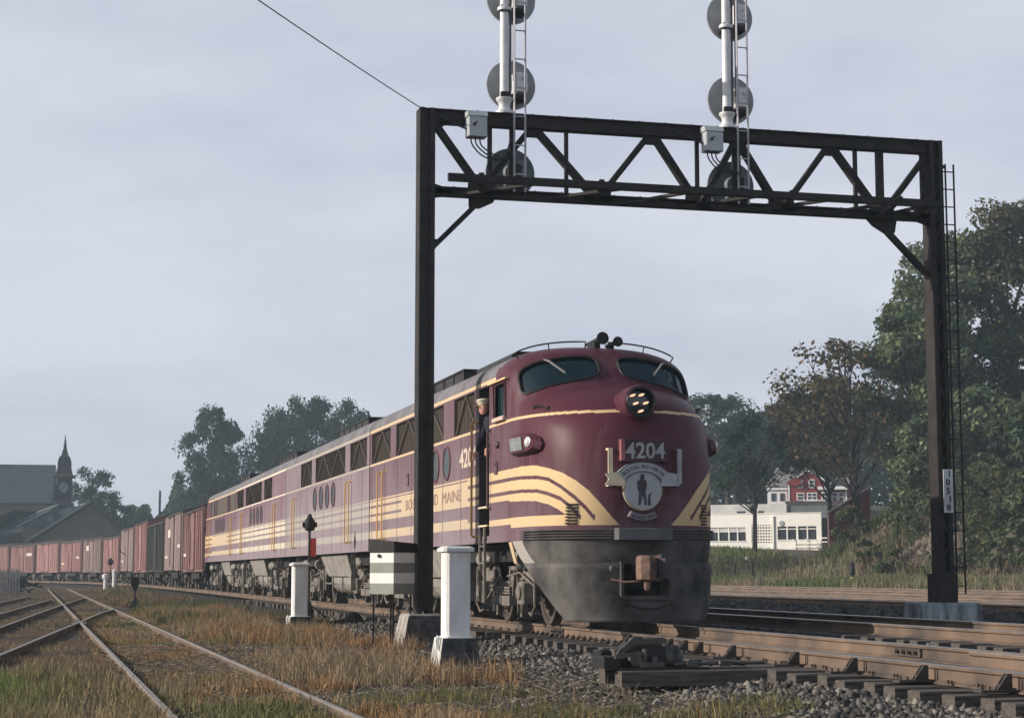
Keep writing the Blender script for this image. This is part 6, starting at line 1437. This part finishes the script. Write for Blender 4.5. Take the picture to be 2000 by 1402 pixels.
def tree(name, label, cat, loc, seed, H, R, cb, n, leaf, cols, group=None, bark=None, rz=0, **k):
    m, V, F, c = tree_meshes(seed, H, R, cb, n, leaf, cols, **k); t = thing(name, label, cat, loc, rz, group)
    m.build("trunk", bark or barkm, t, smooth=True); raw_mesh("crown", V, F, leafm, cols=c, parent=t); return t
GRN = [(.055, .088, .048), (.145, .18, .09), (.26, .27, .15)]; DGR = [(.016, .034, .024), (.036, .058, .036)]; BRN = [(.075, .055, .03), (.10, .085, .04), (.16, .09, .04)]; BLU = [(.022, .045, .034), (.042, .066, .048)]
gb = "broadleaf trees on the rocky bank"
for i, (u, v, H, R, cb, lab, cl) in enumerate([
    (56.9, 111, 19.6, 4.2, 3.5, "tall green tree at the left edge of the bank's grove", GRN), (60.2, 112, 24.6, 4.7, 4.0, "big green tree behind the signal bridge's right post", GRN), (64.0, 111, 26.6, 4.8, 4.0, "tallest green tree near the right edge of the picture", [(.055, .065, .04), (.10, .10, .055), (.14, .10, .055)]),
    (68.5, 112, 27.6, 5.2, 4, "tall tree cut by the picture's right edge", GRN), (54.8, 105, 11.5, 3.0, 1.0, "rounded bright green tree low at the left of the bank", GRN), (57.8, 104, 13.0, 3.4, 1.0, "bushy green tree low behind the right post", GRN),
    (61.0, 101, 13.0, 3.5, .8, "bushy green tree right of the post ladder", GRN), (64.0, 99, 14.5, 3.7, .8, "leafy tree at the lower right edge of the grove", GRN)]):
    H = H - gz1(u, v) - .6; cb = min(cb, H * .25)
    n_ = 20000 if H > 10 else 11000
    tree("broadleaf_tree", lab, "tree", (u, v, gz1(u, v) - .3), 100 + i, H, R, cb, n_, .36, cl, gb, clumps=70 if H > 10 else 46, rz=i * 1.3)
tree("sparse_tree", "thin brown leaved tree with dark crooked limbs before the sky", "tree", (53.2, 113, gz1(53.2, 113) - .3), 131, 14.4, 4.2, 4.5, 2300, .36, BRN, clumps=44, lean=(-3.2, 0), sparse=.6, bark=barkd)
tree("sparse_tree", "lower brownish tree beneath the thin crooked one", "tree", (57.0, 126, gz1(57, 126) - .3), 132, 12.5, 4.2, 6.0, 5200, .34, [(.05, .055, .03), (.09, .08, .04), (.14, .09, .04)], clumps=46, lean=(-1.0, 0), sparse=.4, bark=barkd)
tree("willow_tree", "dark trunked feathery tree standing before the cream building", "tree", (51.35, 127, gz1(51.35, 127) - .2), 133, 10.6, 3.3, 5.2, 3000, .30, BLU, clumps=44, sparse=.6, drop=.5, bark=barkd)
for i, (u, v, s) in enumerate([(54.9, 101, .8), (54.2, 97.5, 1.2), (50.8, 107, .55), (56.5, 95, 1.1), (51.8, 111, .9), (58.3, 92.5, 1.3), (55.8, 99.5, .9), (53.9, 96, .8), (60, 94, 1.2)]):
    tree("bush", ["leafy bush high on the bank, right of the red shed wall", "round bush on the rocky slope", "bush at the left end of the bank", "bush left of the bridge's right post", "pale bush beside the stone wall's end", "bush at the right edge below the rocks", "small bush among the rocks", "small low bush at the bank's foot", "dense bush behind the post ladder"][i], "bush", (u, v, gz1(u, v) - .2), 150 + i, 2.9 * s, 1.5 * s, .2, 2200, .22, [(.05, .075, .03), (.11, .12, .05), (.16, .13, .06)], "bushes on the bank", clumps=18)
# dense shrubs over the bank: four kinds shared between copies
SHR = []
for i in range(4):
    sm, V, F, c = tree_meshes(300 + i, 2.6, 1.7, .1, 2600, .22, [(.055, .085, .045), (.13, .15, .075), (.20, .18, .10)], clumps=20)
    a = sm.build("trunk", barkm); b = raw_mesh("crown", V, F, leafm, cols=c); SHR.append((a.data, b.data)); bpy.data.objects.remove(a); bpy.data.objects.remove(b)
SPOT = ["at the field's edge", "on the lower slope", "halfway up the slope", "under the grove"]
rs_ = random.Random(12)
for i in range(34):
    row = i % 4; v = 80 + (i // 4) * 4.2 + rs_.uniform(-1.5, 1.5); u = 51.0 + row * 2.6 - .18 * (v - 98) + rs_.uniform(-.6, .6)
    if v > 104 and u < 53.0: continue
    t = thing("shrub", "green shrub " + SPOT[row] + " of the rocky bank", "shrub", (u, v, gz1(u, v) - .25), rs_.uniform(0, 6), "shrubs in row " + SPOT[row] + " of the bank")
    k = rs_.uniform(.6, 1.15)
    for nm, d in zip(("trunk", "crown"), SHR[i % 4]): o = bpy.data.objects.new(nm, d); COL.objects.link(o); o.parent = t; o.scale = (k, k, k * rs_.uniform(.8, 1.2))
# hazy trees far behind: a few crowns shared
PRO = [tree_meshes(200 + i, 20, r, 5, 7500, .50, DGR if i % 2 else BLU, clumps=60) for i, r in enumerate((5.4, 6.2, 4.8, 5.8))]
PM = []
for i, (m, V, F, c) in enumerate(PRO):
    a = m.build("trunk", barkm); b = raw_mesh("crown", V, F, leafm, cols=c); PM.append((a.data, b.data)); bpy.data.objects.remove(a); bpy.data.objects.remove(b)
def far_tree(label, u, v, H, R, k, group, z=None, rz=None):
    t = thing("distant_tree", label, "tree", (u, v, (-.6 if u < 50 else gz1(u, v) - .3) if z is None else z), random.uniform(0, 6) if rz is None else rz, group)
    r0 = (5.4, 6.2, 4.8, 5.8)[k]
    for nm, d in zip(("trunk", "crown"), PM[k]): o = bpy.data.objects.new(nm, d); COL.objects.link(o); o.parent = t; o.scale = (R / r0, R / r0, H / 20)
    return t
gl = "hazy trees behind the train"
for i, (u, v, H, R, k, lab) in enumerate([(22.6, 262, 24.5, 4.4, 0, "tall hazy tree standing alone left of the group behind the train"), (25.6, 268, 23.0, 3.6, 2, "hazy tree filling the right side of the lone crown"), (32.0, 266, 25.0, 4.0, 1, "hazy tree at the left end of the big group"),
    (34.6, 262, 26.8, 4.2, 3, "tallest hazy tree in the middle of the group"), (38.6, 266, 26.5, 4.3, 0, "hazy tree right of the middle of the group"), (42.4, 262, 26.0, 4.2, 1, "hazy tree at the right of the big group"), (46.2, 274, 25.4, 3.6, 2, "paler hazy tree at the right end behind the locomotive roofs"),
    (34.4, 272, 24.6, 5.0, 2, "hazy tree filling the gap left of the group's middle"), (36.8, 274, 25.0, 5.2, 1, "hazy tree filling the gap at the group's middle"), (40.6, 273, 25.0, 5.2, 3, "hazy tree filling the gap right of the group's middle"), (44.6, 270, 23.0, 5.0, 0, "lower hazy tree at the right of the big group"), (23.6, 270, 20.0, 4.6, 1, "hazy tree thickening the lone crown's lower part"), (32.5, 250, 15, 5.0, 2, "lower hazy tree under the left of the big group"), (27.8, 280, 15, 5.0, 1, "low hazy tree in the gap between the crowns"), (6.6, 278, 17.0, 4.4, 3, "hazy tree right of the clock tower"), (9.0, 285, 13.5, 3.6, 0, "small hazy tree right of the station roof"), (20.8, 300, 12, 4.0, 1, "low hazy tree left of the lone crown")]):
    far_tree(lab, u, v, H, R, k, gl)
gr_ = "hazy trees behind the houses"
k = 0
LABR = ["hazy tree just right of the locomotive nose", "second hazy tree right of the locomotive nose", "hazy tree behind the feathery tree", "hazy tree above the pale house", "hazy tree behind the red house's gable", "hazy tree above the red house's wing", "hazy tree left of the crooked brown tree", "hazy tree low behind the red shed", "hazy tree behind the pale house roof", "hazy tree far behind the red house"]
for u, v, H, R in [(75, 200, 14.5, 4.5), (80.5, 205, 14.8, 4.6), (84, 196, 13.8, 4.2), (88.0, 200, 15.5, 4.8), (93, 203, 17.0, 5.0), (98, 198, 18.5, 5.0), (88, 176, 13.5, 4.0), (92.5, 170, 13.0, 4.2), (83, 214, 12, 5), (90, 216, 14, 5)]:
    far_tree(LABR[k], u, v, H - 1.5, R, k % 4, gr_); k += 1
# wooded ridge on the skyline
def ridge(name, label, u0, u1, v, zfun, n, seed):
    rk = np.random.default_rng(seed); u = rk.uniform(u0, u1, n); top = zfun(u) * (1 + .10 * np.sin(u * .9) + .06 * np.sin(u * 2.3)); z = rk.random(n) ** .6 * top; P = np.stack([u, v + rk.normal(0, 3, n), z], -1)
    t1 = rk.normal(size=(n, 3)); t1 /= np.linalg.norm(t1, axis=1)[:, None]; t2 = np.cross(t1, rk.normal(size=(n, 3))); t2 /= np.linalg.norm(t2, axis=1)[:, None]; l = .55
    V = np.stack([P - t1 * l, P + t2 * l * .7, P + t1 * l, P - t2 * l * .7], 1).reshape(-1, 3); c = np.repeat(np.array([.05, .065, .045])[None] * rk.uniform(.6, 1.4, (n, 1)), 4, 0)
    o = raw_mesh(name, V, np.arange(4 * n).reshape(n, 4), leafm, cols=c); tag(o, label, "woods", kind='stuff')
ridge("distant_woods", "low hazy wood along the skyline between the station and the tall trees", 8, 27, 330, lambda u: np.interp(u, [8, 14, 20, 22, 27], [12.0, 11.6, 11.6, 14.5, 17]), 12000, 5)
ridge("distant_woods", "dark hazy wood right of the tall trees, behind the diesel units", 24, 56, 345, lambda u: np.interp(u, [24, 40, 56], [12, 16, 16]), 12000, 6)
ridge("distant_woods", "hazy wooded slope behind the houses on the right", 84, 150, 235, lambda u: np.interp(u, [84, 100, 130], [19, 22, 26]), 24000, 7)

# ================================================================== HAZE
hz_ = MB().box(-400, 480, -70, 720, -2.2, 36).build("haze", mat("haze_tmp", (1, 1, 1))); hz_.data.materials.clear()
hm = bpy.data.materials.new("haze_air"); hm.use_nodes = True; nt = hm.node_tree; nt.nodes.remove(nt.nodes['Principled BSDF'])
pv = nt.nodes.new("ShaderNodeVolumePrincipled"); pv.inputs['Color'].default_value = (.66, .83, .93, 1); pv.inputs['Density'].default_value = 0.0006; pv.inputs['Anisotropy'].default_value = 0.0
nt.links.new(pv.outputs['Volume'], nt.nodes['Material Output'].inputs['Volume']); hz_.data.materials.append(hm)
tag(hz_, "thin pale morning haze over the whole yard", "haze", kind='stuff')
SC.cycles.volume_bounces = 1
